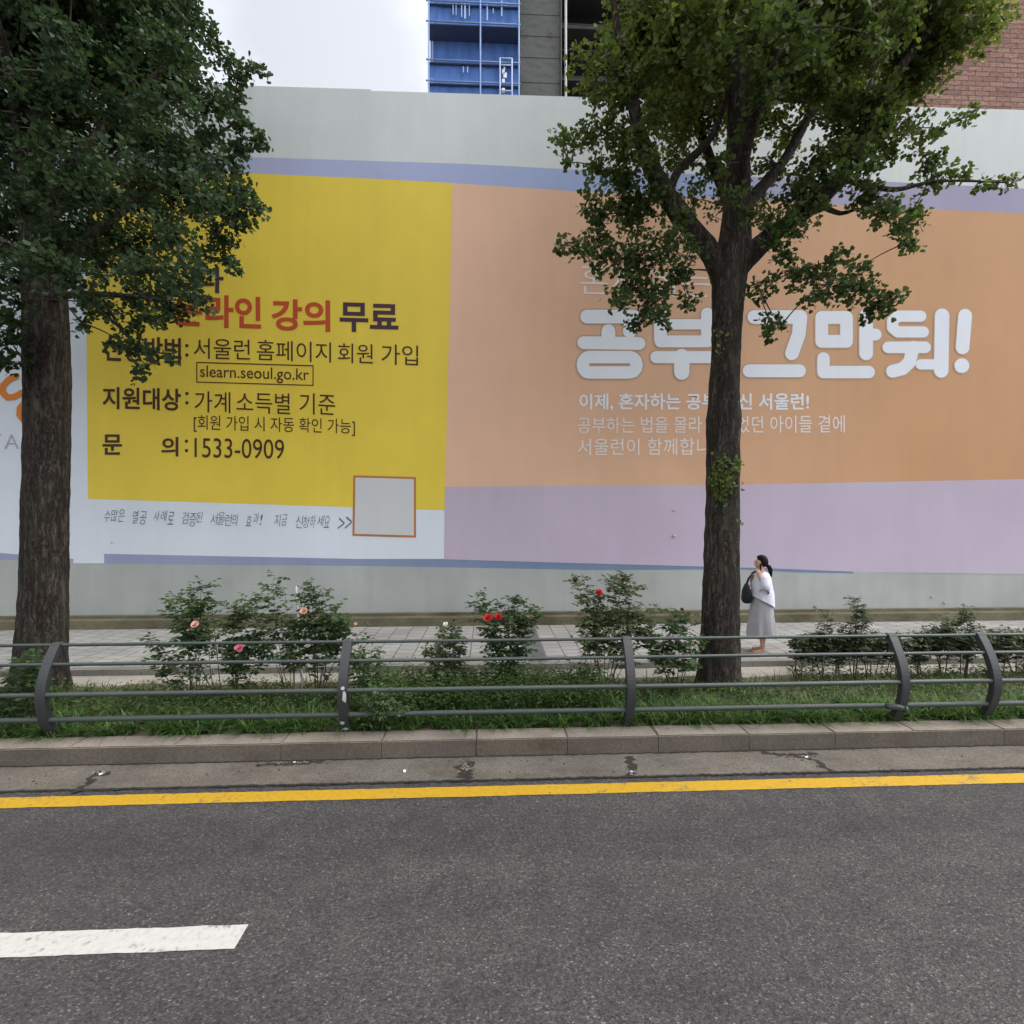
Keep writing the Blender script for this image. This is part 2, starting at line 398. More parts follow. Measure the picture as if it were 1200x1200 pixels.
ragged(mb, [g2(118, 909), g2(128, 904)], .07, .0165, 12)
ragged(mb, [g2(546, 914), g2(544, 902), g2(548, 892)], .12, .016, 2)
ragged(mb, [g2(737, 909), g2(741, 898), g2(736, 886)], .075, .016, 3)
ragged(mb, [g2(975, 905), g2(962, 896), g2(953, 889), g2(930, 885)], .055, .016, 4)
ragged(mb, [g2(893, 883), g2(920, 884), g2(958, 884)], .05, .0168, 5)
ragged(mb, [g2(300, 897), g2(340, 895), g2(378, 893)], .05, .016, 6)
ragged(mb, [(-9, Y_G0-.004), (-3, Y_G0-.01), (1, Y_G0-.004), (4, Y_G0-.006), (10, Y_G0-.008)], .022, .0152, 7)
ragged(mb, [(-12, Y_K0-.012), (-5, Y_K0-.012), (0, Y_K0-.012), (5, Y_K0-.012), (12, Y_K0-.012)], .02, .0172, 8)
struct('gutter_crack', mb, M_crack)
# grit and litter in the joints
def pebbles(name, spots, m, size, seed, z=.016):
    rr = random.Random(seed); mb = MB()
    for (x, y, sx, sy, n) in spots:
        for k in range(n):
            px, py = rr.gauss(x, sx), rr.gauss(y, sy); s = size*(.5+rr.random())
            vs = [(px+s*math.cos(a+rr.random()*.5)*(.6+.6*rr.random()), py+s*math.sin(a)*(.6+.5*rr.random()), z) for a in [i*1.257 for i in range(5)]]
            mb.add(vs+[(px, py, z+s*.7)], [(i, (i+1) % 5, 5) for i in range(5)])
    return tag(mb.build(name, m), kind='stuff')
sp = []
for (px, py, sx, sy, n) in [(120, 906, .05, .02, 14), (545, 898, .03, .05, 22), (738, 904, .03, .03, 10), (944, 887, .05, .015, 14), (350, 894, .12, .012, 14)]:
    g = g2(px, py); sp.append((g[0], g[1], sx, sy, n))
tag(pebbles('grit', sp, simple('grit', (.20, .18, .15), .9, .4, 60), .011, 3), 'small pale grit and crumbs caught in the gutter joints', 'grit')
tag(pebbles('leaf_litter', [(x_at(545, 897), g2(545, 897)[1], .04, .06, 30), (x_at(930, 886), g2(930, 886)[1], .16, .02, 26), (x_at(348, 894), g2(348, 894)[1], .2, .015, 30), (0, 4.9, 3.5, .12, 60), (0, 3.6, 4, .6, 40)],
            simple('litter_brown', (.07, .05, .03), .95, .4, 50), .009, 5), 'brown leaf crumbs scattered along the gutter and road edge', 'leaf litter')
mb = MB()
for px, py, s in [(118, 908, .014), (345, 894, .010), (740, 905, .012), (945, 888, .014), (474, 904.5, .020)]:
    x, y = g2(px, py); a = random.random()*3
    mb.box(-s, s, -s*.6, s*.6, 0, .006, M=Matrix.Translation((x, y, .02)) @ Matrix.Rotation(a, 4, 'Z') @ Matrix.Rotation(.15, 4, 'X'))
tag(mb.build('paper_scrap', simple('scrap_white', (.7, .7, .68), .7)), 'white paper scraps lying in the concrete gutter', 'litter', kind='stuff')
# painted lines
mb = MB()
def strip_line(x0, x1, ya, yb, z, n, wob, seed):
    rr = random.Random(seed); A = []; B = []
    for i in range(n+1):
        x = x0+(x1-x0)*i/n; o = wob*(rr.random()-.5)
        A.append((x, ya+o+wob*.6*(rr.random()-.5), z)); B.append((x, yb+o+wob*.6*(rr.random()-.5), z))
    mb.add(A+B, [(i, i+1, n+2+i, n+1+i) for i in range(n)])
strip_line(-30, 30, 4.415, 4.575, .004, 900, .007, 4)
struct('yellow_line', mb, M_yellow)
mb = MB(); xe = on_z(281, 1098, 0)
strip_line(xe.x-3.2, xe.x+.01, xe.y-.085, xe.y+.085, .004, 60, .006, 9)
strip_line(xe.x+5.2, xe.x+10.2, xe.y-.085, xe.y+.085, .004, 60, .006, 10)
struct('white_lane_marking', mb, M_white)
# kerb stones
kj = [x_at(px, 880, .1) for px in (90, 207, 330, 446, 558, 667, 778, 890, 998, 1100)]
kj = [kj[0]-i*.97 for i in range(50, 0, -1)] + kj + [kj[-1]+i*.97 for i in range(1, 50)]
bm = bmesh.new()
for i, (a, b_) in enumerate(zip(kj[:-1], kj[1:])):
    rr = random.Random(i); dz = (rr.random()-.5)*.006; dy = (rr.random()-.5)*.008
    r = bmesh.ops.create_cube(bm, size=1)
    bmesh.ops.scale(bm, vec=(b_-a-.006, Y_K1-Y_K0, .3), verts=r['verts'])
    bmesh.ops.translate(bm, vec=((a+b_)/2, (Y_K0+Y_K1)/2+dy, ZK-.15+dz), verts=r['verts'])
ed = [e for e in bm.edges if all(v.co.z > 0 for v in e.verts)]
bmesh.ops.bevel(bm, geom=ed, offset=.009, segments=2, affect='EDGES')
me = bpy.data.meshes.new('kerb'); bm.to_mesh(me); bm.free()
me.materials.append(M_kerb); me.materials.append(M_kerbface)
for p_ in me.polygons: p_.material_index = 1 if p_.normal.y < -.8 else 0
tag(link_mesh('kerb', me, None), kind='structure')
mb = MB(); mb.box(XL, XR, Y_K0+.03, Y_K1-.02, -.2, ZK-.02); struct('kerb_joint', mb, M_crack)
# planting bed: soil sheet with gentle bumps
nx, ny = 300, 20; V = []; F = []
for j in range(ny+1):
    y = Y_K1-.02+(7.60-Y_K1)*j/ny
    for i in range(nx+1):
        x = -15+30*i/nx; f = j/ny
        z = (.15*(1-f)+.075*f)+.05*mnoise.noise(Vector((x*1.2, y*1.8, 0)))*math.sin(math.pi*f)+.012*mnoise.noise(Vector((x*9, y*9, 3)))*math.sin(math.pi*f)
        V.append((x, y, z))
for j in range(ny):
    for i in range(nx): F.append((j*(nx+1)+i, j*(nx+1)+i+1, (j+1)*(nx+1)+i+1, (j+1)*(nx+1)+i))
mb = MB(); mb.add(V, F); struct('planting_bed', mb, M_soil, True)
mb = MB(); mb.box(XL, -15.002, Y_K1-.02, 7.6, -.2, .1); mb.box(15.002, XR, Y_K1-.02, 7.6, -.2, .1); struct('planting_bed', mb, M_soil)
mb = MB()
V = []; F = []
for i in range(301):
    x = -15+30*i/300
    V += [(x, 7.02+.10*mnoise.noise(Vector((x*2.2, 0, 5))), .03), (x, 7.3, .108), (x, 7.6, .10)]
F = [(3*i+k, 3*i+3+k, 3*i+4+k, 3*i+1+k) for i in range(300) for k in (0, 1)]
mb.add(V, F); struct('sandy_soil', mb, M_sand, True)
mb = MB()
for i in range(-60, 60): mb.box(i*1.0+.004, i*1.0+.996, 7.6, 7.74, -.1, ZK+.006)
struct('back_kerb', mb, M_kerb2)
mb = MB(); mb.box(XL, XR, 7.74, 10.9, -.1, ZK); struct('pavement', mb, M_tiles)
a0, b0 = on_z(626, 757, ZK).x, 0
mb = MB(); mb.box(a0-.16, a0+.12, 7.75, 10.22, ZK-.02, ZK+.004); struct('paving_band', mb, M_darktile)

# ------------------------------------------------------------------ hoarding
YW = 10.55
hz = thing('hoarding', (0, YW, ZK), 'tall construction hoarding painted grey with yellow and orange printed advert panels', 'hoarding')
G_top = (.46, .475, .475)
M_hoard = paint('hoarding_grey', (.58, .61, .605), var=.06)
M_hbase = paint('hoarding_base_grey', (.37, .39, .375), var=.13)
M_hwhite = paint('hoarding_white', (.64, .69, .765), var=.04)
M_hyel = paint('hoarding_yellow', (.73, .555, .062), var=.06)
M_horange = paint('hoarding_orange', (.72, .46, .325), (.51, .285, .145), -1.2, 9, var=.05)
M_hlav = paint('hoarding_lavender', (.47, .40, .50), var=.05)
M_hstripe = paint('hoarding_stripe', (.41, .43, .60), (.31, .38, .60), -6, 2, var=.06)
M_hstripe2 = paint('hoarding_stripe_violet', (.32, .36, .54), (.32, .295, .42), 1, 9, var=.06)
M_hblue = paint('hoarding_blue', (.29, .31, .46), (.16, .225, .34), -6, 1, var=.08)
def wall_top(x): return 11.08+.012*(x-0)*.6
mb = MB()
xs = [-45, -30, -12, -4.6, -4.58, -2.42, -2.40, 0, 3, 6, 12, 30, 45]
for a, b_ in zip(xs[:-1], xs[1:]):
    za, zb = wall_top(a), wall_top(b_)
    if a >= -2.41: za -= .03; zb -= .03
    mb.add([(a, YW, ZK), (b_, YW, ZK), (b_, YW, zb), (a, YW, za), (a, YW+.14, ZK), (b_, YW+.14, ZK), (b_, YW+.14, zb), (a, YW+.14, za)],
           [(0, 1, 2, 3), (4, 7, 6, 5), (3, 2, 6, 7), (0, 4, 5, 1), (0, 3, 7, 4), (1, 5, 6, 2)])
mb.build('wall_panel', M_hoard, hz)
mb = MB(); mb.box(-45, 45, YW-.31, YW-.004, ZK-.05, .345); mb.box(-45, 45, YW-.10, YW-.006, .346, .40); mb.build('plinth', M_plinth, hz)

def patch(name, pts, m, layer, holes=None, parent=None):
    """flat printed area given by photo pixels on the hoarding; layer in mm steps off the wall"""
    y = YW-.0012*layer
    org = base_of(hz); bm = bmesh.new()
    vs = [bm.verts.new(on_y(px, py, y)-org) for px, py in pts]
    f = bm.faces.new(vs); f.normal_update()
    if f.normal.y > 0: f.normal_flip()
    bmesh.ops.triangulate(bm, faces=bm.faces)
    me = bpy.data.meshes.new(name); bm.to_mesh(me); bm.free()
    return link_mesh(name, me, m, parent or hz)
# extents outside the frame continue the same bands
patch('base_band', [(-500, 649.6), (0, 652), (86, 656), (122, 660), (420, 662.5), (700, 667.5), (870, 667), (935, 670.5), (1000, 671), (1200, 672), (1700, 690), (1700, 719), (1200, 719), (0, 730), (-500, 736)], M_hbase, 1)
patch('stripe', [(-500, 170), (150, 179), (290, 184), (545, 192), (680, 199), (860, 206), (860, 236), (680, 225), (530, 216), (290, 206), (150, 203), (-500, 195)], M_hstripe, 2)
patch('stripe', [(860, 206), (1050, 213.5), (1200, 221), (1700, 246), (1700, 275), (1200, 251), (1070, 245), (860, 236)], M_hstripe2, 2)
patch('white_panel', [(-500, 195), (150, 202), (300, 206), (300, 590), (521, 590), (521, 655), (420, 655), (122, 649), (122, 660), (86, 660), (86, 655), (0, 648), (-500, 640)], M_hwhite, 3)
patch('blue_stripe', [(-500, 640), (0, 643.5), (86, 646), (86, 657), (-500, 650)], M_hblue, 2)
patch('blue_stripe', [(122, 646), (420, 653), (521, 655), (660, 659), (900, 665), (1000, 669.5), (1000, 672), (935, 671), (870, 667.5), (700, 668), (420, 663), (122, 660.5)], M_hblue, 2)
patch('yellow_panel', [(101, 200), (290, 203), (440, 209.5), (530.5, 214.5), (526, 400), (521, 598), (310, 591), (103, 584.5), (101.5, 400)], M_hyel, 4)
patch('orange_panel', [(530.5, 214.5), (680, 224.5), (1070, 244.5), (1200, 250), (1700, 275), (1700, 553), (1200, 561.5), (860, 568), (521.5, 570.5), (526, 400)], M_horange, 5)
patch('lavender_panel', [(521.5, 570.5), (860, 568), (1200, 561.5), (1700, 553), (1700, 690), (1200, 673), (1000, 670), (900, 666), (660, 659.5), (520.5, 655.5)], M_hlav, 6)
# blank plate where a printed code stood
mb = MB()
patch('notice_border', [(414, 557), (487.5, 559), (487.5, 630), (413, 628)], simple('notice_border', (.42, .16, .05), .6), 7)
patch('notice_plate', [(416.5, 559.5), (485, 561.5), (485, 627.5), (415.5, 625.5)], paint('notice_plate', (.55, .57, .58), var=.03), 8)

M_brown = paint('print_brown', (.06, .024, .013), var=.1)
M_redp = paint('print_red', (.48, .07, .02), var=.1)
M_navy = paint('print_dark_plum', (.055, .025, .045), var=.1)
M_pale = paint('print_pale', (.70, .735, .80), var=.04)
M_pale2 = paint('print_pale_thin', (.72, .67, .64), var=.04)
M_rim = paint('print_rim', (.46, .31, .21), var=.05)
M_script = paint('print_script', (.09, .10, .12), var=.1)
M_lgrey = paint('print_light_grey', (.36, .37, .40), var=.05)
M_logo = paint('print_orange_brush', (.62, .19, .025), var=.12)

def glyph_mesh(s, offset):
    c = bpy.data.curves.new('t', 'FONT'); c.body = s; c.size = 1; c.offset = offset; c.resolution_u = 4
    o = bpy.data.objects.new('t', c); COL.objects.link(o)
    dg = bpy.context.evaluated_depsgraph_get()
    me = bpy.data.meshes.new_from_object(o.evaluated_get(dg))
    bpy.data.objects.remove(o); bpy.data.curves.remove(c)
    return me
def words(name, items, m, layer, offset=0, shear=0, parent=None, joined=False):
    """items: (text, quad tl, tr, br, bl in photo pixels) -> one lettering mesh on the wall"""
    if len(items) > 1 and not joined:
        for it_ in items: words(name, [it_], m, layer, offset, shear, parent)
        return
    y = YW-.0012*layer; org = base_of(hz); V = []; F = []
    for s, q in items:
        me = glyph_mesh(s, offset)
        if not me.vertices: continue
        co = np.array([v.co[:2] for v in me.vertices]); 
        co[:, 0] += shear*co[:, 1]
        lo, hi = co.min(0), co.max(0); uv = (co-lo)/np.maximum(hi-lo, 1e-6)
        n = len(V)
        for u, v in uv:
            tx = q[0][0]*(1-u)+q[1][0]*u; ty = q[0][1]*(1-u)+q[1][1]*u
            bx = q[3][0]*(1-u)+q[2][0]*u; by = q[3][1]*(1-u)+q[2][1]*u
            V.append(on_y(bx*(1-v)+tx*v, by*(1-v)+ty*v, y)-org)
        for p in me.polygons: F.append(tuple(i+n for i in p.vertices))
        bpy.data.meshes.remove(me)
    me = bpy.data.meshes.new(name); me.from_pydata([tuple(v) for v in V], [], F); me.update()
    bm = bmesh.new(); bm.from_mesh(me)
    for f in bm.faces:
        if f.normal.y > 0: f.normal_flip()
    bm.to_mesh(me); bm.free()
    return link_mesh(name, me, m, parent or hz)
def Q(x0, x1, yt0, yb0, yt1=None, yb1=None):
    yt1 = yt0 if yt1 is None else yt1; yb1 = yb0 if yb1 is None else yb1
    return [(x0, yt0), (x1, yt1), (x1, yb1), (x0, yb0)]
BO = .028; TH = .001
words('lettering', [('다', Q(232, 262, 311, 342, 313, 344))], M_navy, 8, BO)
words('lettering', [('온라인', Q(204, 306, 343, 382, 348, 386)), ('강의', Q(318, 387, 350, 387, 352, 389))], M_redp, 8, BO)
words('lettering', [('무료', Q(398, 467, 354, 388.5, 356, 390.5))], M_navy, 8, BO)
words('lettering', [('신청방법', Q(121, 212, 392, 423, 396, 427)), ('지원대상', Q(120, 212, 453, 479, 455.5, 481.5)), ('문', Q(120, 143, 509, 533)), ('의', Q(189, 209, 512, 535))], M_brown, 8, BO*.8)
dots = []
for cx, ys in ((219, (405, 416)), (219, (461, 472)), (218.5, (517, 528))):
    for yy in ys: dots.append(('.', Q(cx-2, cx+2, yy-2, yy+2)))
words('lettering', dots, M_brown, 8, 0, joined=True)
words('lettering', [('서울런', Q(227, 293, 396, 420, 398, 422)), ('홈페이지', Q(301, 388, 398, 422, 401, 425)), ('회원', Q(396, 437, 402, 425, 403.5, 426.5)), ('가입', Q(447, 490, 403, 427, 405, 428.5))], M_brown, 8, TH)
words('lettering', [('slearn.seoul.go.kr', Q(234.5, 362, 428, 446, 432, 450))], M_brown, 8, .004)
for nm, pts in (('box_rule', [(230, 424), (367.5, 428), (367.5, 429.3), (230, 425.3)]), ('box_rule', [(230, 447), (367.5, 451), (367.5, 452.2), (230, 448.2)]), ('box_rule', [(230, 425.3), (231.2, 425.3), (231.2, 447), (230, 447)]), ('box_rule', [(366.3, 429.3), (367.5, 429.3), (367.5, 451), (366.3, 451)])):
    patch(nm, pts, M_brown, 8)
words('lettering', [('가계', Q(228, 270, 458, 483, 459.5, 484)), ('소득별', Q(277, 340, 459, 483, 461, 486)), ('기준', Q(351, 393, 460, 485, 462, 487))], M_brown, 8, TH)
words('lettering', [('[회원 가입 시 자동 확인 가능]', Q(227, 416, 486, 506, 491, 511))], M_brown, 8, TH)
words('lettering', [('1533-0909', Q(228, 333, 513, 536, 515, 538))], M_brown, 8, TH)
# hand-written line: characters placed one by one with an uneven hand
hw = '수많은 열공 사례로 검증된 서울런의 효과! 지금 신청하세요 >>'
it = []; rr = random.Random(11); n = len(hw)
for i, ch in enumerate(hw):
    if ch == ' ': continue
    x = 122+(405-122)*i/(n-1); y0 = 597.5+(606-597.5)*i/n
    wd = 7.0*(.9+.25*rr.random()); hh = 13.5*(.85+.3*rr.random()); jy = rr.uniform(-1.2, 1.2); sl = rr.uniform(-1, 1)
    if ch == '!': wd = 2
    it.append((ch, [(x+1, y0+jy), (x+wd+1, y0+jy+sl), (x+wd-1, y0+hh+jy+sl), (x-1, y0+hh+jy)]))
words('lettering', it, M_script, 8, -.010, joined=True)
# right panel
words('lettering', [('혼자 하는', Q(680, 832, 308, 345, 314, 349))], M_pale2, 8, -.006)
words('lettering', [('이제, 혼자하는 공부 대신 서울런!', Q(679, 948, 461, 481, 460.5, 481.5))], M_pale, 8, .02)
words('lettering', [('공부하는 법을 몰라 헤매었던 아이들 곁에', Q(677, 990, 489, 507.5, 486.5, 507))], M_pale2, 8, .002)
words('lettering', [('서울런이 함께합니다', Q(677, 852, 514, 533.5, 513, 533))], M_pale2, 8, .002)
# big rounded title drawn from strokes
def stroke_set(name, strokes, m, y0, grow):
    org = base_of(hz); V = []; F = []; k = 0
    for st in strokes:
        pts, wd = st[0], st[1]/2+grow; flat = len(st) > 2
        for a, b_ in zip(pts[:-1], pts[1:]):
            a_, b2 = Vector(a), Vector(b_); d = (b2-a_).normalized(); nrm = Vector((-d.y, d.x)); y = y0-.00003*k; k += 1
            ring = []
            th0 = math.atan2(nrm.y, nrm.x)
            for c, s0 in ((a_, th0), (b2, th0+math.pi)):
                for i in range(11):
                    th = s0+math.pi*i/10; ring.append(c+Vector((math.cos(th), math.sin(th)))*wd)
            n = len(V); V += [on_y(p.x, p.y, y)-org for p in ring]; F.append(tuple(range(n, n+len(ring))))
    me = bpy.data.meshes.new(name); me.from_pydata([tuple(v) for v in V], [], F); me.update()
    bm = bmesh.new(); bm.from_mesh(me)
    for f in bm.faces:
        if f.normal.y > 0: f.normal_flip()
    bm.to_mesh(me); bm.free()
    return link_mesh(name, me, m, hz)
def arc(cx, cy, rx, ry, a0, a1, n=8): return [(cx+rx*math.cos(R(a0+(a1-a0)*i/n)), cy+ry*math.sin(R(a0+(a1-a0)*i/n))) for i in range(n+1)]
ring_o = [(690, 418.5), (738, 418.5)] + arc(738, 427.5, 8, 9, -90, 90, 6)[1:] + [(690, 436.5)] + arc(690, 427.5, 7, 9, 90, 270, 6)[1:]
title = [
 ([(688, 371), (742, 371), (738, 388)], 16), ([(713, 388), (713, 401)], 16), ([(684, 401.5), (749, 402.5)], 15), (ring_o, 14.5),
 ([(774, 368), (774, 398)], 15), ([(829, 368), (829, 398)], 15), ([(774, 380), (829, 380)], 12), ([(774, 400), (829, 400)], 14),
 ([(769, 418.5), (840, 418.5)], 14), ([(799, 418), (799, 436)], 18),
 ([(884, 371.5), (938, 371.5), (936, 392), (928, 414)], 16), ([(878, 434.5), (937, 434.5)], 15),
 ([(963, 372), (992, 372), (992, 400), (963, 400), (963, 372)], 15), ([(1015, 370), (1015, 414)], 16), ([(1015, 392), (1026, 392)], 14), ([(965, 420), (965, 436), (1018, 436)], 14.5),
 ([(1079, 370.5), (1052, 370.5), (1046, 376), (1046, 384), (1052, 389), (1082, 389)], 13), ([(1041, 407), (1084, 407)], 13.5), ([(1070, 407), (1066, 424), (1058, 432), (1046, 435)], 15),
 ([(1104, 370), (1103, 434)], 17), ([(1079, 427), (1100, 427)], 12),
 ([(1131, 370), (1128, 407)], 16), ([(1127, 428.5), (1127.5, 428.5)], 17)]
stroke_set('title_rim', title, M_rim, YW-.0098, 1.5)
stroke_set('title', title, M_pale, YW-.0118, 0)
# brush logo and letter by the left edge
brush = [([(-60, 470), (-40, 450), (-30, 447)], 8), ([(19, 441), (10, 445), (3.5, 452), (3, 460), (9, 466), (17, 465), (26, 460)], 7.5), ([(29, 471), (23, 478), (22.5, 486), (28, 493), (40, 494)], 7)]
stroke_set('brush_logo', brush, M_logo, YW-.0098, 0)
words('lettering', [('A', Q(5, 22, 509, 526)), ('r', Q(26, 31, 513, 526)), ('T', Q(-14, 1, 509, 526))], M_lgrey, 8, -.01)
# small fixings and scuffs on the hoarding
mb = MB()
for px, py, r in [(790, 598, .022), (790, 628, .036), (1092, 700, .022), (1107, 706.5, .028), (131, 636, .016)]:
    c = on_y(px, py, YW-.03)
    mb.tube([c+Vector((0, .0, 0)), c+Vector((0, -.02, 0)), c+Vector((0, -.032, 0))], [r, r*.9, r*.4], 12)
mb.build('fixing', simple('fixing_white', (.42, .40, .44), .7), hz, True)

# ------------------------------------------------------------------ buildings beyond the hoarding
YB = 34.0
M_conc, _t, _b, _a = concrete('building_concrete', (.125, .128, .125), .1, .15)
M_dark = simple('dark_interior', (.018, .018, .018), .9, .3, 2)
M_slab = simple('slab_edge', (.05, .05, .05), .9, .2, 2)
M_pipe = simple('scaffold_pipe', (.35, .38, .42), .4, .1, 8, metal=.4)
M_bpipe = simple('scaffold_pipe_blue', (.16, .25, .45), .5, .1, 8)
def netmat():
    m, t, b = newmat('blue_safety_net'); p = geo_pos(t)
    n = noise_n(t, mapping(t, p, (2, 1, .25)), 1.4, 5); r = ramp(t, n.outputs[0], [(.3, (.07, .17, .48)), (.65, (.11, .25, .66)), (.8, (.2, .36, .75))])
    t.links.new(r.outputs[0], b.inputs['Base Color']); b.inputs['Roughness'].default_value = .7
    bump(t, b, n.outputs[0], .5, .1)
    tr = nd(t, 'ShaderNodeBsdfTransparent'); mx = nd(t, 'ShaderNodeMixShader'); mx.inputs[0].default_value = .22
    t.links.new(b.outputs[0], mx.inputs[1]); t.links.new(tr.outputs[0], mx.inputs[2]); t.links.new(mx.outputs[0], t.nodes['Material Output'].inputs[0])
    return m
M_net = netmat()
xa, xb, xc = on_y(501, 50, YB).x, on_y(612, 50, YB).x, on_y(656, 50, YB+.8).x
zz = lambda py, Y=YB: on_y(560, py, Y).z
bd = thing('unfinished_building', (on_y(800, 50, YB+6).x, YB+6, 0), 'dark unfinished concrete building rising behind the hoarding and right tree', 'building')
xr = on_y(1018, 50, YB+.8).x
mb = MB(); mb.box(xb-.1, xc, YB+.8, YB+12, 0, 46)
for z in [zz(y) for y in (108, 82, 52, 26, 0, -30)]: mb.box(xb-.1, xc, YB+.77, YB+.8, z-.03, z+.03)
mb.build('core_wall', M_conc, bd)
mb = MB(); mb.box(xc, xr, YB+4, YB+12, 0, 46); mb.build('interior', M_dark, bd)
mb = MB()
for z in np.arange(3.5, 46, 3.6): mb.box(xc+.003, xr-.003, YB+1.2, YB+4, z, z+.3)
mb.build('floor_slab', M_slab, bd)
mb = MB(); 
for z in np.arange(5.4, 46, 1.8): mb.tube([(xc+.1, YB+1, z), (xr-.1, YB+1, z)], .04, 6)
mb.build('edge_rail', M_slab, bd)
mb = MB(); mb.tube([(on_y(663, 50, YB+.6).x, YB+.6, 0), (on_y(663, 50, YB+.6).x, YB+.6, 46)], .09, 8); mb.build('downpipe', simple('pale_pipe', (.32, .32, .30), .6), bd, True)
mb = MB(); mb.tube([(on_y(657.5, 50, YB+.6).x, YB+.6, 0), (on_y(657.5, 50, YB+.6).x, YB+.6, 46)], .06, 8); mb.build('downpipe', M_slab, bd, True)
sf = thing('scaffold', (xa, YB, 0), 'blue netted scaffold tower standing against the grey concrete building', 'scaffold')
lv = [zz(y) for y in (190, 150, 122, 96.5, 72, 27, 3, -22, -66)]
mb = MB()
def net(x0, x1, z0, z1, y, n=14):
    V = []; F = []; 
    for j in range(9):
        for i in range(n+1):
            x = x0+(x1-x0)*i/n; z = z0+(z1-z0)*j/8
            V.append((x, y+.16*math.sin(math.pi*i/n)*math.sin(math.pi*j/8)*(1 if (int(x*3) % 2) else .5)+.05*mnoise.noise(Vector((x*2, z*1.2, y))), z))
    for j in range(8):
        for i in range(n): F.append((j*(n+1)+i, j*(n+1)+i+1, (j+1)*(n+1)+i+1, (j+1)*(n+1)+i))
    mb.add(V, F)
xm = on_y(563, 50, YB).x
for i in range(len(lv)-1):
    yy = YB+.25 if i not in (4, 7) else YB+1.3
    for a, b_ in ((xa+.05, xm), (xm, xb-.2)): net(a, b_, lv[i], lv[i+1], yy)
mb.build('safety_net', M_net, sf, True)
mb = MB(); mb.box(xa+.1, xb-.2, YB+2.4, YB+2.5, 0, lv[-1]); mb.build('backing_net', simple('blue_sheet', (.03, .065, .19), .8, .2, 1), sf)
for xx in (xa+.08, xm, xb-.22):
    mb = MB(); mb.tube([(xx, YB, 0), (xx, YB, lv[-1]+1)], .055, 8); mb.build('pole', M_bpipe, sf, True)
    mb = MB(); mb.tube([(xx, YB+1.4, 0), (xx, YB+1.4, lv[-1]+1)], .055, 8); mb.build('pole', M_bpipe, sf, True)
for z in lv:
    mb = MB(); mb.tube([(xa-.1, YB, z), (xb-.1, YB, z)], .05, 8); mb.build('ledger', M_bpipe, sf, True)
    mb = MB(); mb.box(xa, xb-.15, YB+.1, YB+1.3, z-.12, z-.06); mb.build('deck', simple('deck', (.05, .07, .13), .8), sf)
mb = MB(); rr = random.Random(5)
for px, y0, y1, wd in [(531, 5, 17, 1), (534.5, 4, 18, .8), (541, 4, 20, 1.2), (545, 3, 22, 2), (550, 4, 19, 1), (571, 5, 24, 1.5), (578, 10, 16, 1), (588, 1, 19, 1.5), (543, 78, 85, 1), (548, 78, 85, 1)]:
    a = on_y(px-wd/2, y1, YB+.12); b_ = on_y(px+wd/2, y0, YB+.12); mb.box(a.x, b_.x, YB+.10, YB+.13, a.z, b_.z)
mb.build('net_tear', simple('net_light', (.42, .55, .8), .7), sf)
mb = MB(); a = on_y(586, 110, YB-.06); b_ = on_y(600, 69, YB-.06)
for x in (a.x, b_.x): mb.tube([(x, YB-.08, a.z-3), (x, YB-.08, b_.z)], .05, 6)
for z in (b_.z, b_.z-.45, a.z+.2, a.z-1): mb.tube([(a.x, YB-.08, z), (b_.x, YB-.08, z)], .045, 6)
mb.build('access_frame', simple('pale_blue_steel', (.42, .5, .66), .5), sf, True)
mb = MB(); 
for px, py, r in [(590, 84, 1.6), (592, 88, 2), (590, 95, 1.6), (590, 106, 1.8), (591, 80, 1)]:
    c = on_y(px, py, YB+.02); rr_ = r*YB/600; mb.box(c.x-rr_, c.x+rr_, YB+.0, YB+.03, c.z-rr_*1.5, c.z+rr_*1.5)
mb.build('net_sky_plate', simple('sky_white', (.8, .82, .85), .8), sf)  # white plates stand in for bright sky showing through the net
gb = thing('grey_facade', (on_y(1060, 50, YB-2).x, YB-2, 0), 'grey rendered building strip with dark pipes beside the brick building', 'building')
x0, x1 = on_y(1018, 50, YB-2).x, on_y(1075, 50, YB-2).x
mb = MB(); mb.box(x0, x1, YB-2, YB+8, 0, 42); mb.build('wall', simple('grey_render', (.25, .26, .275), .85, .06, .5), gb)
for px in (1026, 1030.5):
    xx = on_y(px, 30, YB-2.2).x; mb = MB(); mb.tube([(xx, YB-2.2, 0), (xx, YB-2.2, 42)], .085, 8); mb.build('drainpipe', simple('black_pipe', (.02, .02, .022), .5), gb, True)
bb = thing('brick_building', (on_y(1200, 50, YB-4).x, YB-4, 0), 'reddish brown split brick building at the right behind the hoarding', 'building')
x0 = on_y(1072, 50, YB-4).x
mb = MB(); mb.box(x0, x0+22, YB-4, YB+10, 0, 40); mb.build('wall', brick(), bb)

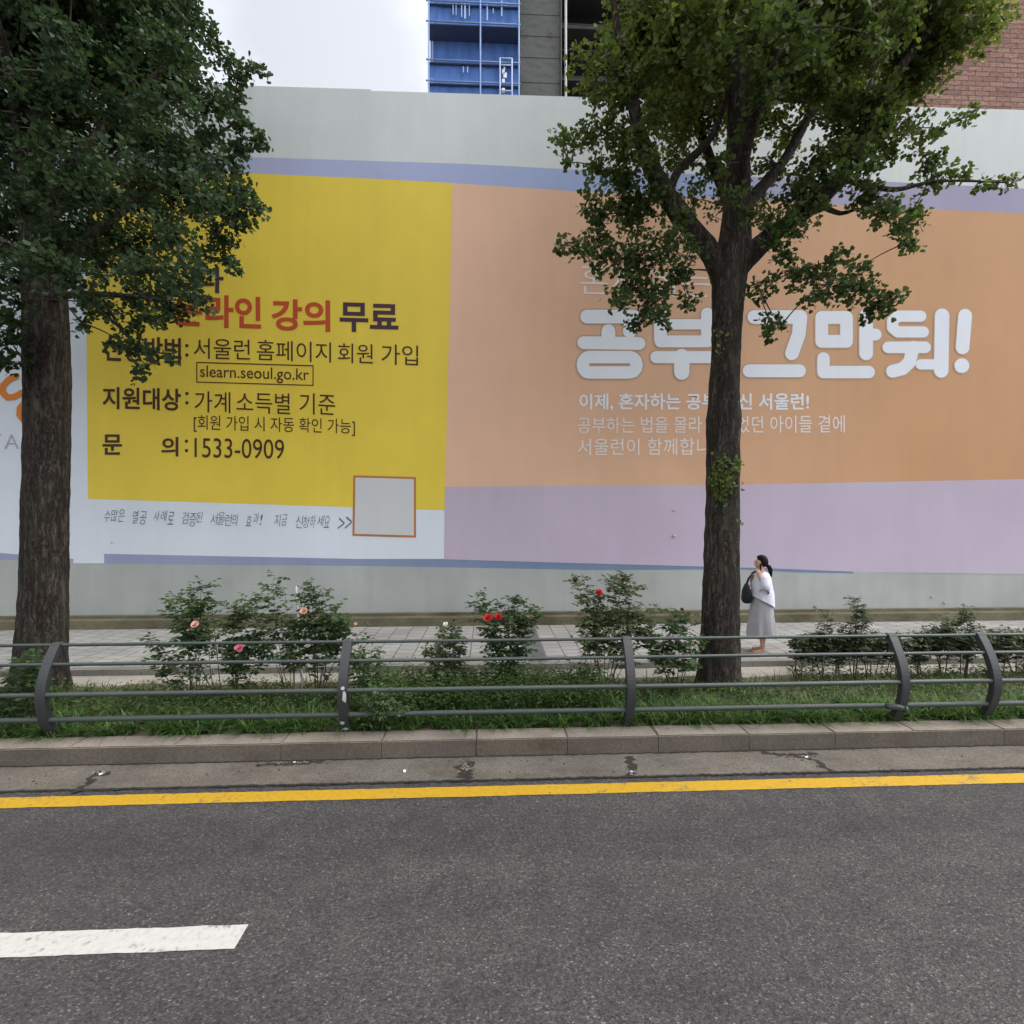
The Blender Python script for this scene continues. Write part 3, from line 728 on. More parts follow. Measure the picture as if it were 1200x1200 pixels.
# ------------------------------------------------------------------ guard fence
YF = 5.46
def prof(s):                  # post profile: s 0..1 up -> (y, z); bows out over the kerb
    return (YF-.19*math.sin(math.pi*min(1, s*1.02))**.9-.0*s, ZK-.06+s*(.93+.06))
fn = thing('guard_fence', (0, YF, ZK), 'grey green steel guard fence with curved posts and four round rails along the kerb', 'fence')
def post_x(px, py): return at(px, py, (YF-.08)/(CA-(px-600)/600*SA)).x
pxs = [post_x(60, 810), post_x(405.5, 800), post_x(736, 800), post_x(1050, 800), post_x(1155, 800)]
pxs = [pxs[0]-6.0, pxs[0]-3.0]+pxs+[pxs[-1]+2.9, pxs[-1]+5.8]
for i, x in enumerate(pxs):
    n = 22; W = .046; D = .034; V = []
    for k in range(n+1):
        s = k/n; y, z = prof(s); y2, z2 = prof(min(1, s+.01)); y1, z1 = prof(max(0, s-.01))
        d = Vector((y2-y1, z2-z1)).normalized(); nr = Vector((d.y, -d.x))
        for sx, sd in ((-1, -1), (1, -1), (1, 1), (-1, 1)): V.append((x+sx*W, y+nr.x*sd*D, z+nr.y*sd*D))
    F = [(4*k+j, 4*k+(j+1) % 4, 4*k+4+(j+1) % 4, 4*k+4+j) for k in range(n) for j in range(4)] + [(3, 2, 1, 0), (4*n, 4*n+1, 4*n+2, 4*n+3)]
    mb = MB(); mb.add(V, F); p = mb.build('post', M_steel, fn)
    bv = p.modifiers.new('bevel', 'BEVEL'); bv.width = .006; bv.segments = 2; bv.limit_method = 'ANGLE'; bv.angle_limit = R(50)
    if i == 3:
        mb = MB(); 
        for (s, w0, w1, hh, sd) in [(.47, .0, .046, .060, 3), (.56, -.01, .03, .022, 4), (.17, -.046, .005, .018, 5), (.09, -.035, .03, .022, 6)]:
            rr = random.Random(sd); y, z = prof(s); rim = []
            for q in range(12):
                th = q/12*2*math.pi; k = .7+.5*rr.random()
                xx = x+(w0+w1)/2+(w1-w0)/2*math.cos(th)*k; z2 = z+hh*math.sin(th)*k
                y3, _z = prof((z2-(ZK-.06))/.99); rim.append((xx, y3-D-.006, z2))
            mb.add(rim, [tuple(range(12))])
        mb.build('bare_patch', M_scuff, p)
def rail_y(z): return prof((z-(ZK-.06))/.99)[0]
for z, r in ((1.085, .017), (.915, .018), (.635, .024), (.372, .026)):
    P = []; rr = random.Random(int(z*100))
    for i, (a, b_) in enumerate(zip(pxs[:-1], pxs[1:])):
        o0 = .006*(rr.random()-.5)
        for k in range(12): P.append((a+(b_-a)*k/12, rail_y(z)-.0, z+o0*math.sin(math.pi*k/12)))
    P.append((pxs[-1], rail_y(z), z))
    mb = MB(); mb.tube(P, r, 12); mb.build('rail', M_railm, fn, True)
# curled loose rail end by the fourth post
x = pxs[5]; y, z = rail_y(.36)-.045, .36
mb = MB(); mb.tube([(x-.18, y+.02, z+.01), (x-.06, y-.01, z+.01), (x-.015, y-.03, z-.005)], .031, 12); mb.tube([(x-.02, y-.03, z-.004), (x+.004, y-.035, z-.01)], [.040, .036], 12)
mb.build('rail_end', M_railm, fn, True)

# ------------------------------------------------------------------ foliage helpers
FAN_V = np.array([(0, 0, 0), (-.52, .58, .06), (-.27, .93, .0), (0, .80, -.06), (.27, .93, .0), (.52, .58, .06)], float)
FAN_F = np.array([(0, 3, 2, 1), (0, 5, 4, 3)])
OV_V = np.array([(0, 0, 0), (-.27, .30, .07), (-.25, .66, .05), (0, 1, -.08), (.25, .66, .05), (.27, .30, .07)], float)
OV_F = np.array([(0, 3, 2, 1), (0, 5, 4, 3)])
def norm(a): return a/np.maximum(np.linalg.norm(a, axis=-1, keepdims=True), 1e-9)
def leaves(pos, axis, nrm, size, tv, tf):
    axis = norm(axis); nrm = nrm-axis*(nrm*axis).sum(-1, keepdims=True); nrm = norm(nrm); side = np.cross(axis, nrm)
    B = np.stack([side, axis, nrm], 1)                      # N,3(basis),3
    V = pos[:, None, :]+np.einsum('vk,nkc->nvc', tv, B)*size[:, None, None]
    N = len(pos); nv = len(tv)
    F = (tf[None]+(np.arange(N)*nv)[:, None, None]).reshape(-1, tf.shape[1])
    return V.reshape(-1, 3), F
class Foliage:
    def __init__(s): s.p = []; s.a = []; s.n = []; s.s = []; s.r = []
    def put(s, p, a, n, size, r): s.p.append(p); s.a.append(a); s.n.append(n); s.s.append(size); s.r.append(r)
    def build(s, name, m, parent, tv, tf):
        p, a, n = np.concatenate(s.p), np.concatenate(s.a), np.concatenate(s.n); z = np.concatenate(s.s); r = np.concatenate(s.r)
        V, F = leaves(p, a, n, z, tv, tf)
        return np_mesh(name, V, F, m, parent, np.repeat(np.clip(r, 0, 1), len(tf)))
def bez(a, b_, c, n):
    return [(1-t)*(1-t)*a+2*t*(1-t)*b_+t*t*c for t in [i/n for i in range(n+1)]]

def trunk_mesh(pts, seed, nseg=44, step=.035, amp=.022, flare=True):
    """pts: (x, y, z, r); furrowed surface"""
    P = [Vector(p[:3]) for p in pts]; rad = [p[3] for p in pts]; mb = MB(); C = []; Rd = []
    for i in range(len(P)-1):
        n = max(2, int((P[i+1]-P[i]).length/step))
        for k in range(n):
            t = k/n
            p0 = P[max(i-1, 0)]; p1 = P[i]; p2 = P[i+1]; p3 = P[min(i+2, len(P)-1)]
            C.append(.5*((2*p1)+(p2-p0)*t+(2*p0-5*p1+4*p2-p3)*t*t+(3*p1-p0-3*p2+p3)*t**3)); Rd.append(rad[i]*(1-t)+rad[i+1]*t)
    C.append(P[-1]); Rd.append(rad[-1]); V = []
    for j, (c, r) in enumerate(zip(C, Rd)):
        for k in range(nseg):
            th = 2*math.pi*k/nseg; ct, st = math.cos(th), math.sin(th)
            q = Vector((ct*2.6, st*2.6, c.z*.9+seed)); l = .10*mnoise.noise(q*.5)
            f = 1-abs(mnoise.noise(Vector((ct*5.2, st*5.2, c.z*1.5+seed*3))))*2
            f2 = mnoise.noise(Vector((ct*14, st*14, c.z*5+seed)))
            hz_ = c.z-P[0].z; fl = math.exp(-max(0, hz_-.12)/.13)*(.10+.16*max(0, mnoise.noise(Vector((ct*1.6, st*1.6, seed)))))
            rr_ = r*(1+l+fl)+amp*(f-.5)*.7+amp*.4*f2
            V.append((c.x+ct*rr_, c.y+st*rr_, c.z))
    F = [(j*nseg+k, j*nseg+(k+1) % nseg, (j+1)*nseg+(k+1) % nseg, (j+1)*nseg+k) for j in range(len(C)-1) for k in range(nseg)]
    F.append(tuple((len(C)-1)*nseg+k for k in range(nseg)))
    mb.add(V, F); return mb

def limb_mesh(pts, seed, n=14):
    P = [Vector(p[:3]) for p in pts]; Rr = [p[3] for p in pts]; C = []; Rd = []
    for i in range(len(P)-1):
        p0 = P[max(i-1, 0)]; p1 = P[i]; p2 = P[i+1]; p3 = P[min(i+2, len(P)-1)]; m_ = max(3, int((p2-p1).length/.08))
        for k in range(m_):
            t = k/m_; C.append(.5*((2*p1)+(p2-p0)*t+(2*p0-5*p1+4*p2-p3)*t*t+(3*p1-p0-3*p2+p3)*t**3)); Rd.append(Rr[i]*(1-t)+Rr[i+1]*t)
    C.append(P[-1]); Rd.append(Rr[-1]); mb = MB()
    Rd = [r*(1+.15*mnoise.noise(Vector((c.x*3, c.y*3, c.z*3+seed)))) for c, r in zip(C, Rd)]
    mb.tube(C, Rd, n)
    for i, v in enumerate(mb.v):
        q = Vector(v); d = .10*Rd[min(i//n, len(Rd)-1)]
        mb.v[i] = tuple(q+Vector((mnoise.noise(q*9), mnoise.noise(q*9+Vector((7, 0, 0))), mnoise.noise(q*9+Vector((0, 7, 0)))))*d)
    return mb, C, Rd

def crown(tree, clumps, skel, tw, leafm, seed, dens=1.0, lsize=.066, bright=None):
    """clumps: (x, y, z, radius, density). Each gets a bough from the nearest limb, twigs and spurs of fan leaves"""
    rng = np.random.default_rng(seed); fo = Foliage(); tm = MB()
    sk = np.array([tuple(p) for p in skel])
    sk = [np.array(tuple(p)) for p in skel]
    n0 = len(sk); pend = [np.array(q[:3]) for q in clumps]; S0 = np.array(sk)
    order = sorted(range(len(clumps)), key=lambda i: np.linalg.norm(S0-pend[i], axis=1).min())
    pts_ = list(sk); src = [None]*n0
    for i in order:
        x, y, z, r, dn = clumps[i]; c = pend[i]; A_ = np.array(pts_)
        d = np.linalg.norm(A_-c, axis=1)+np.maximum(0, A_[:, 2]-z)*.7; d[:n0] += .12; j = int(np.argmin(d)); s0 = A_[j]; ln_ = np.linalg.norm(s0-c)
        r0 = (.015 if r > .2 else .008) if j < n0 else .007
        if ln_ < 2.2:
            mid = (s0+c)/2+np.array((0, 0, .10*ln_))+rng.normal(0, .06*ln_, 3)
            tm.tube(bez(Vector(s0), Vector(mid), Vector(c), 7), [r0*(1-k/9)+.003 for k in range(8)], 5, False)
        pts_.append(c)
        ntw = max(4, int(30*dn*dens*(r/.34)**1.45))
        dirs = norm(rng.normal(0, 1, (ntw, 3))*np.array((1, 1, .85)))
        start = c+rng.normal(0, 1, (ntw, 3))*r*.28
        ln = r*rng.uniform(.55, 1.05, ntw)
        for k in range(ntw):
            m_ = max(3, int(ln[k]/.042)); t = (np.arange(m_)+.6)/m_
            drp = rng.uniform(.1, .5)
            pts = start[k]+dirs[k]*ln[k]*t[:, None]+np.array((0, 0, -1))*drp*ln[k]*(t**2)[:, None]
            tm.tube([Vector(start[k]), Vector(pts[m_//2]), Vector(pts[-1])], [.006, .004, .002], 3, False)
            nl = 3; q = np.repeat(pts, nl, 0)+rng.normal(0, .024, (m_*nl, 3))
            ax = norm(rng.normal(0, 1, (m_*nl, 3))+dirs[k]*.6+np.array((0, 0, -.25)))
            q = q+ax*.028
            nr = rng.normal(0, .75, (m_*nl, 3))+np.array((0, -.15, .8))
            sz = lsize*rng.uniform(.7, 1.2, m_*nl)
            rv = rng.uniform(0, .75, m_*nl)*.75+rng.uniform(0, .2)
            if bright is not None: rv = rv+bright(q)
            fo.put(q, ax, nr, sz, rv)
    fo.build('crown', leafm, tree, FAN_V, FAN_F)
    tm.build('twigs', M_twig, tree)

# ------------------------------------------------------------------ right ginkgo
TR = 6.88
def rp(px, py, r_px, t=TR, dt=0):
    v = at(px, py, t+dt); u = (px-600)/600; return (v.x, v.y, v.z, r_px*t/600/math.sqrt(1+u*u))
b0 = at(841, 806, TR)
tree = thing('ginkgo_tree', (b0.x, b0.y, .08), 'forked ginkgo street tree with its crown over the orange lettering, woman beside its trunk', 'tree', 'ginkgo street trees')
tp = [rp(839, 822, 33), rp(840, 808, 28), rp(842, 780, 25.5), rp(844, 740, 23.5), rp(845, 690, 22.5), rp(846, 640, 21), rp(847, 580, 20), rp(847, 520, 19.5), rp(848, 490, 21.5), rp(848, 470, 19), rp(850, 420, 17.5), rp(852, 370, 18), rp(854, 330, 20), rp(858, 295, 21), rp(862, 262, 17), rp(864, 200, 14), rp(866, 120, 12.5), rp(870, 30, 11.5), rp(868, -60, 10), rp(872, -160, 7), rp(870, -260, 3)]
trunk_mesh(tp, 3.0).build('trunk', M_bark, tree, True)
skel = [Vector(p[:3]) for p in tp[12:]]
limbs = [
 [rp(852, 335, 14), rp(835, 300, 13.5), rp(808, 265, 12, dt=-.1), rp(783, 232, 11, dt=-.2), rp(763, 195, 10, dt=-.3), rp(748, 150, 8, dt=-.35), rp(738, 95, 6, dt=-.4), rp(725, 40, 4.5, dt=-.4), rp(715, -30, 2, dt=-.5)],
 [rp(858, 325, 13), rp(880, 297, 13, dt=-.05), rp(915, 268, 11.5, dt=-.1), rp(955, 238, 10.5, dt=-.15), rp(985, 205, 10, dt=-.2), rp(1010, 155, 9, dt=-.3), rp(1045, 95, 7.5, dt=-.35), rp(1085, 40, 5, dt=-.4), rp(1130, -10, 2.5, dt=-.4)],
 [rp(783, 232, 6, dt=-.2), rp(795, 200, 5), rp(830, 165, 4), rp(850, 120, 3), rp(860, 60, 1.5)],
 [rp(862, 262, 10), rp(855, 235, 9, dt=.5), rp(830, 180, 7, dt=1.2), rp(800, 90, 5, dt=1.8), rp(780, 0, 2, dt=2.2)],
 [rp(864, 262, 10), rp(880, 235, 9, dt=.5), rp(930, 170, 7, dt=1.1), rp(980, 60, 5, dt=1.7), rp(1010, -40, 2, dt=2)],
 [rp(864, 230, 8), rp(875, 170, 7, dt=-.5), rp(900, 90, 5, dt=-1), rp(920, 10, 3, dt=-1.4)],
 [rp(985, 205, 6, dt=-.2), rp(1010, 215, 4, dt=-.2), rp(1050, 222, 3, dt=-.3), rp(1100, 212, 2, dt=-.3), rp(1180, 214, .8, dt=-.3)],
 [rp(955, 238, 4, dt=-.15), rp(985, 250, 3), rp(1010, 245, 2), rp(1045, 262, 1)],
]
for i, l in enumerate(limbs):
    mb, Cc, Rd = limb_mesh(l, i); mb.build('limb', M_bark, tree, True); skel += Cc[2::3]
cl = []; rr = random.Random(21)
def add_cl(lst, t0, dsp, dn=1.0):
    for e in lst:
        px, py, rp_ = e[:3]; dd = e[3] if len(e) > 3 else rr.uniform(-dsp, dsp); k = e[4] if len(e) > 4 else dn
        v = at(px, py, t0+dd); cl.append((v.x, v.y, v.z, rp_*(t0+dd)/600, k))
# silhouette clumps
add_cl([(662, 168, 14), (690, 160, 16), (700, 195, 18), (692, 238, 14), (672, 284, 13), (698, 282, 20), (705, 250, 18), (712, 300, 16), (700, 318, 9), (735, 335, 20), (728, 350, 14), (765, 345, 22), (752, 378, 13), (772, 368, 13), (795, 320, 20), (808, 350, 12), (745, 300, 26), (780, 290, 24), (740, 250, 28), (725, 215, 24), (760, 235, 20, .2), (715, 150, 22), (735, 175, 24), (770, 130, 22),
        (700, 112, 18), (680, 72, 15), (705, 64, 16), (690, 95, 14), (725, 90, 26), (735, 52, 14), (752, 18, 16), (760, 80, 26), (790, 50, 30), (770, 5, 30), (815, 95, 26), (820, 25, 30),
        (850, 60, 26, -1), (855, 5, 30, -1), (890, 40, 30, -1), (885, 100, 24, -.8), (930, 60, 34, -.6), (925, 10, 34), (965, 20, 32), (955, 100, 30), (985, 75, 32), (1000, 30, 20), (985, 130, 30), (1010, 120, 30), (1030, 150, 28), (1050, 110, 30), (1060, 70, 32), (1085, 90, 26), (1100, 55, 30), (1090, 20, 30), (1130, 35, 26), (1150, 15, 24), (1160, 40, 17), (1175, 20, 12), (1065, 30, 24),
        (985, 175, 28), (1010, 190, 22), (960, 190, 26), (935, 225, 22), (1040, 175, 18), (1070, 150, 14), (1030, 230, 16), (1040, 245, 18), (1060, 262, 18), (1063, 285, 12), (1070, 245, 13), (1010, 230, 18),
        (920, 300, 13), (940, 318, 19), (965, 325, 18), (985, 330, 18), (1008, 338, 20), (1030, 352, 17), (1022, 368, 10), (1048, 350, 10), (950, 345, 12), (975, 305, 15), (1005, 315, 14), (930, 265, 18),
        (905, 330, 8), (893, 345, 7), (905, 378, 11), (902, 393, 6), (915, 382, 6), (880, 335, 8)], TR-.25, .35, .82)
# thin sprays
add_cl([(1092, 205, 13, 0, .8), (1088, 190, 11, 0, .8), (1110, 200, 11, 0, .7), (1130, 210, 10, 0, .6), (1150, 214, 7, 0, .7), (1170, 212, 7, 0, .7), (1188, 210, 6, 0, .7), (1100, 185, 8, 0, .6), (1085, 160, 10, 0, .7), (1105, 150, 9, 0, .7), (1125, 140, 8, 0, .7), (1145, 128, 7, 0, .7), (1078, 175, 9, 0, .6),
        (655, 290, 8, 0, .7), (655, 160, 8, 0, .7), (665, 190, 7, 0, .6)], TR-.2, .1)
# thin middle behind the leader
add_cl([(800, 150, 22), (830, 140, 22), (825, 195, 22), (790, 190, 20), (810, 235, 18), (840, 240, 15), (900, 140, 24), (925, 150, 24), (900, 195, 22), (890, 240, 20), (905, 255, 16), (870, 215, 14, -.5), (850, 212, 14, -.5)], TR+.9, .5, .5)
add_cl([(815, 285, 13), (795, 255, 16), (772, 220, 17), (757, 185, 18), (747, 150, 18), (738, 110, 20), (905, 280, 12), (930, 255, 16), (955, 232, 18), (982, 205, 18), (1000, 170, 20), (1030, 120, 22), (875, 250, 12), (860, 225, 12), (850, 190, 12), (868, 160, 12)], TR-.45, .12, .75)
# depth of the upper crown, before and behind
for k in range(34):
    add_cl([(rr.uniform(760, 1100), rr.uniform(-60, 70), 30)], TR, 2.0, .5)
# crown above the frame
for k in range(75):
    f = rr.random(); z = 8.6+4.6*f; rad = 2.2*math.sqrt(max(0, 1-(f-.1)**2*.9)); a_ = rr.random()*6.283; q = rad*math.sqrt(rr.random())
    cl.append((b0.x+.85+q*math.cos(a_), b0.y+q*math.sin(a_)*.95, z, .55, .75))
bright_r = lambda q: .42*np.clip((q[:, 2]-6.6)/2.0, -.6, 1)  # light from above painted into the leaf colour: lighter high up, darker below
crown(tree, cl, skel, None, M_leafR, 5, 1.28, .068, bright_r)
# epicormic sprout on the trunk
fo = Foliage(); tm = MB(); rng = np.random.default_rng(9)
for (px, py, k, sp_) in [(848, 548, 34, 9), (838, 560, 26, 7), (852, 568, 36, 9), (843, 580, 22, 7), (862, 545, 12, 5), (868, 543, 3, 2), (847, 393, 7, 7), (845, 410, 4, 5), (822, 752, 8, 5), (866, 612, 3, 3)]:
    c = np.array(at(px, py, TR-.30)); n = k*2
    q = c+rng.normal(0, 1, (n, 3))*sp_*TR/600*np.array((.7, .35, .7)); ax = norm(rng.normal(0, 1, (n, 3))+np.array((0, -.5, .2)))
    fo.put(q, ax, rng.normal(0, .5, (n, 3))+np.array((0, -.6, .6)), .05*rng.uniform(.7, 1.3, n), rng.uniform(.35, 1, n))
    tm.tube([Vector(at(px, py+6, TR-.15)), Vector(c)], [.006, .003], 4, False)
fo.build('sprout', M_leafR, tree, FAN_V, FAN_F)

# ------------------------------------------------------------------ left ginkgo
TL = 6.75
b1 = at(47, 806, TL)
tree2 = thing('ginkgo_tree', (b1.x, b1.y, .08), 'thick ginkgo street tree with dense dark crown at the left, before the yellow panel', 'tree', 'ginkgo street trees')
tp = [rp(45, 826, 43, TL), rp(46, 808, 38, TL), rp(47, 770, 34, TL), rp(49, 730, 32.5, TL), rp(51, 680, 30.5, TL), rp(53, 620, 29, TL), rp(55, 560, 29, TL), rp(56, 500, 29, TL), rp(56, 450, 29.5, TL), rp(55, 410, 29, TL), rp(54, 370, 28, TL), rp(51, 320, 27, TL), rp(45, 260, 25, TL), rp(38, 190, 22, TL), rp(30, 110, 19, TL), rp(25, 20, 16, TL), rp(24, -80, 12, TL), rp(20, -180, 7, TL), rp(20, -270, 3, TL)]
trunk_mesh(tp, 8.0, 56).build('trunk', M_bark, tree2, True)
skel = [Vector(p[:3]) for p in tp[10:]]
def lp(px, py, r, dt=0): return rp(px, py, r, TL, dt)
limbs = [
 [lp(50, 330, 12), lp(90, 290, 8, .1), lp(140, 250, 5.5, .2), lp(190, 210, 4, .2), lp(240, 170, 2.5, .1), lp(280, 140, 1, 0)],
 [lp(45, 250, 12), lp(80, 200, 8, 0), lp(130, 140, 6, .1), lp(190, 80, 3.5, .1), lp(230, 30, 1.5, 0)],
 [lp(50, 350, 8), lp(90, 345, 5, -.3), lp(140, 346, 3.5, -.4), lp(195, 352, 1.5, -.5)],
 [lp(48, 330, 12), lp(20, 300, 11, .1), lp(-40, 260, 9, .2), lp(-110, 200, 6, .2), lp(-170, 130, 2, .2)],
 [lp(40, 220, 12), lp(60, 170, 10, .7), lp(100, 90, 8, 1.3), lp(150, 0, 4, 1.8)],
 [lp(36, 170, 10), lp(20, 110, 9, -.8), lp(0, 40, 6, -1.3), lp(-20, -30, 3, -1.6)],
]
for i, l in enumerate(limbs):
    mb, Cc, Rd = limb_mesh(l, i+20); mb.build('limb', M_bark, tree2, True); skel += Cc[2::3]
cl = []; rr = random.Random(33)
add_cl([(222, 10, 16), (245, 40, 18), (268, 66, 13), (296, 84, 9), (308, 82, 5), (278, 95, 13), (275, 118, 18), (285, 145, 14), (300, 160, 10), (312, 168, 5), (282, 172, 12), (270, 190, 22), (280, 220, 17), (292, 240, 14), (303, 244, 6), (285, 258, 12), (265, 250, 22), (255, 280, 18), (268, 308, 10), (276, 316, 6), (242, 300, 11), (232, 322, 13), (236, 350, 12), (215, 345, 18), (205, 365, 13), (190, 372, 11), (190, 350, 16), (172, 368, 13), (150, 382, 10), (165, 405, 9), (180, 412, 7), (172, 425, 7), (165, 440, 5), (145, 405, 9), (130, 402, 6), (198, 418, 5), (130, 365, 17), (105, 355, 18), (95, 378, 8), (155, 345, 20),
        (10, 395, 15), (5, 425, 11), (12, 372, 15), (-10, 410, 18), (18, 350, 12), (-20, 380, 25), (22, 330, 12), (30, 428, 4)], TL-.35, .35, 1.05)
for gx in range(-60, 265, 38):
    for gy in range(-30, 350, 38):
        if (gx > 225 and gy > 260) or gx > 195+.5*max(0, gy): continue
        add_cl([(gx+rr.uniform(-12, 12), gy+rr.uniform(-12, 12), 28)], TL-.3, 1.3, .72)
for gx in range(-60, 230, 50):
    for gy in range(-30, 300, 50):
        add_cl([(gx+rr.uniform(-15, 15), gy+rr.uniform(-15, 15), 30)], TL+.9, .8, .42)
for k in range(40):
    add_cl([(rr.uniform(-250, -40), rr.uniform(-40, 380), 40)], TL, 1.6, .7)
for k in range(85):
    f = rr.random(); z = 8.8+4.6*f; rad = 2.3*math.sqrt(max(0, 1-(f-.1)**2*.9)); a_ = rr.random()*6.283; q = rad*math.sqrt(rr.random())
    cl.append((b1.x-.55+q*math.cos(a_), b1.y+q*math.sin(a_), z, .58, .85))
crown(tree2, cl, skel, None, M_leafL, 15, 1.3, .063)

# ------------------------------------------------------------------ grass and weeds (uncountable)
def blades(name, P, L, lean, wid, m, label, cat, seed):
    rng = np.random.default_rng(seed); N = len(P); az = rng.uniform(0, 2*np.pi, N)
    h = np.stack([np.cos(az), np.sin(az), np.zeros(N)], 1); s = np.stack([-np.sin(az), np.cos(az), np.zeros(N)], 1)
    V = []
    for t, wv in ((0, .8), (.35, 1), (.7, .75), (1, .06)):
        c = P+h*(L*lean*t**1.6)[:, None]+np.array((0, 0, 1))*(L*(t-lean*.62*t*t*1.25))[:, None]
        V += [c-s*(wid*wv/2)[:, None], c+s*(wid*wv/2)[:, None]]
    V = np.stack(V, 1).reshape(-1, 3)
    F = (np.array([(0, 1, 3, 2), (2, 3, 5, 4), (4, 5, 7, 6)])[None]+(np.arange(N)*8)[:, None, None]).reshape(-1, 4)
    o = np_mesh(name, V, F, m, None, np.repeat(rng.uniform(0, .9, N)**1.2, 3))
    return tag(o, label, cat, kind='stuff')
rng = np.random.default_rng(4)
def bedz(y): f = np.clip((y-Y_K1)/(7.6-Y_K1), 0, 1); return .145*(1-f)+.07*f
# lilyturf tufts along the kerb
T = 620; cx = rng.uniform(-9, 9, T); cy = Y_K1+.03+rng.random(T)**1.3*.42
keep = ~((cx > -4.35) & (cx < -3.9) & (rng.random(T) < .6)); cx, cy = cx[keep], cy[keep]
k = 26; X = np.repeat(cx, k)+rng.normal(0, .022, len(cx)*k); Y = np.repeat(cy, k)+rng.normal(0, .022, len(cx)*k)
P = np.stack([X, np.maximum(Y, Y_K1+.01), bedz(Y)-.01], 1); N = len(P)
blades('lilyturf_grass', P, rng.uniform(.16, .36, N), rng.uniform(.35, 1.05, N), rng.uniform(.010, .018, N), M_grass, 'strappy green grass hanging over the kerb edge below the fence', 'grass', 1)
# fine grass further in
N = 8000; X = rng.uniform(-9, 9, N); Y = rng.uniform(5.7, 7.15, N)
dens = np.array([mnoise.noise(Vector((x*.9, y*1.3, 2))) for x, y in zip(X, Y)]); keep = (dens > -.18) | (rng.random(N) < .25); X, Y = X[keep], Y[keep]; N = len(X)
P = np.stack([X, Y, bedz(Y)-.01], 1)
blades('bed_grass', P, rng.uniform(.10, .38, N)*(1.0-.35*(Y > 6.6)), rng.uniform(.2, .85, N), rng.uniform(.006, .012, N), M_weed, 'thin green grass growing in the planting bed', 'grass', 2)
# leafy weeds: height follows the photo (tall between the second and third post)
def weed_h(x):
    xa_, xb_ = pxs[3], pxs[4]
    h = .20+.16*(mnoise.noise(Vector((x*1.6, 4, 0)))+.3)
    if xa_ < x < xb_-.15: h = .42+.10*mnoise.noise(Vector((x*1.8, 1, 0)))
    elif xb_-.2 <= x < xb_+.9: h = .20
    elif x > xb_+1.0: h = .17+.08*mnoise.noise(Vector((x*2, 1, 0)))
    return max(.06, h)
fo = Foliage(); S_ = 6400; sx = rng.uniform(-9, 9, S_); extra = rng.uniform(pxs[3], pxs[4]-.1, 2300); sx = np.concatenate([sx, extra]); sy = np.where(sx > on_z(925, 790, .1).x, rng.uniform(5.62, 7.5, len(sx)), rng.uniform(5.62, 6.85, len(sx))); tm = MB()
for x, y in zip(sx, sy):
    h = weed_h(x)*rng.uniform(.55, 1.1)*(1 if y < 6.6 else .7); n = max(3, int(h/.035)); b_ = bedz(y); t = (np.arange(n)+.5)/n
    patchv = .75+.6*mnoise.noise(Vector((x*1.4, y*2, 9))); lean = rng.normal(0, .16, 2); q = np.stack([x+lean[0]*t*h*2+rng.normal(0, .02, n), y+lean[1]*t*h*2+rng.normal(0, .02, n), b_+h*t], 1)
    a_ = rng.uniform(0, 6.28, n); ax = np.stack([np.cos(a_), np.sin(a_), rng.uniform(-.1, .6, n)], 1)
    fo.put(q, ax, rng.normal(0, .3, (n, 3))+np.array((0, 0, 1)), rng.uniform(.04, .085, n)*(1-.4*t), np.clip(rng.uniform(0, .9, n)*(.35+.75*t)*patchv, 0, 1))
o = fo.build('leafy_weeds', M_weed, None, OV_V*np.array((.8, 1, 1)), OV_F); tag(o, 'dense low leafy weeds covering the planting bed behind the fence', 'weeds', kind='stuff')

# ------------------------------------------------------------------ rose bushes and hedge shrubs
def flower(mb, c, r, seed):
    rr = random.Random(seed); c = Vector(c)
    for ring, (n, rad, tilt, h) in enumerate(((6, 1.0, .35, -.1), (6, .78, .75, .1), (5, .5, 1.15, .25), (3, .28, 1.4, .3))):
        for k in range(n):
            th = 2*math.pi*(k+.5*ring)/n+rr.uniform(-.15, .15); d = Vector((math.cos(th), math.sin(th), 0)); s = Vector((-d.y, d.x, 0))
            up = Vector((0, 0, 1)); o = d*math.cos(tilt)+up*math.sin(tilt); L = r*rad*rr.uniform(.9, 1.15); b_ = c+up*h*r*.4; wv = L*.55
            # facing out towards the road a little
            V = [b_, b_+o*L*.5-s*wv, b_+o*L*.5+s*wv, b_+o*L-s*wv*.6+up*.1*r, b_+o*L+s*wv*.6+up*.1*r, b_+o*L*1.05+up*.12*r]
            Mx = Matrix.Translation(c) @ Matrix.Rotation(.75+rr.uniform(-.2, .2), 4, 'X') @ Matrix.Translation(-c)
            V = [Mx @ Vector(v) for v in V]
            mb.add(V, [(0, 2, 1), (1, 2, 4, 3), (3, 4, 5)])
    mb.tube([c-Vector((0, 0, r*.5)), c+Vector((0, 0, r*.25))], [r*.25, r*.4], 8)

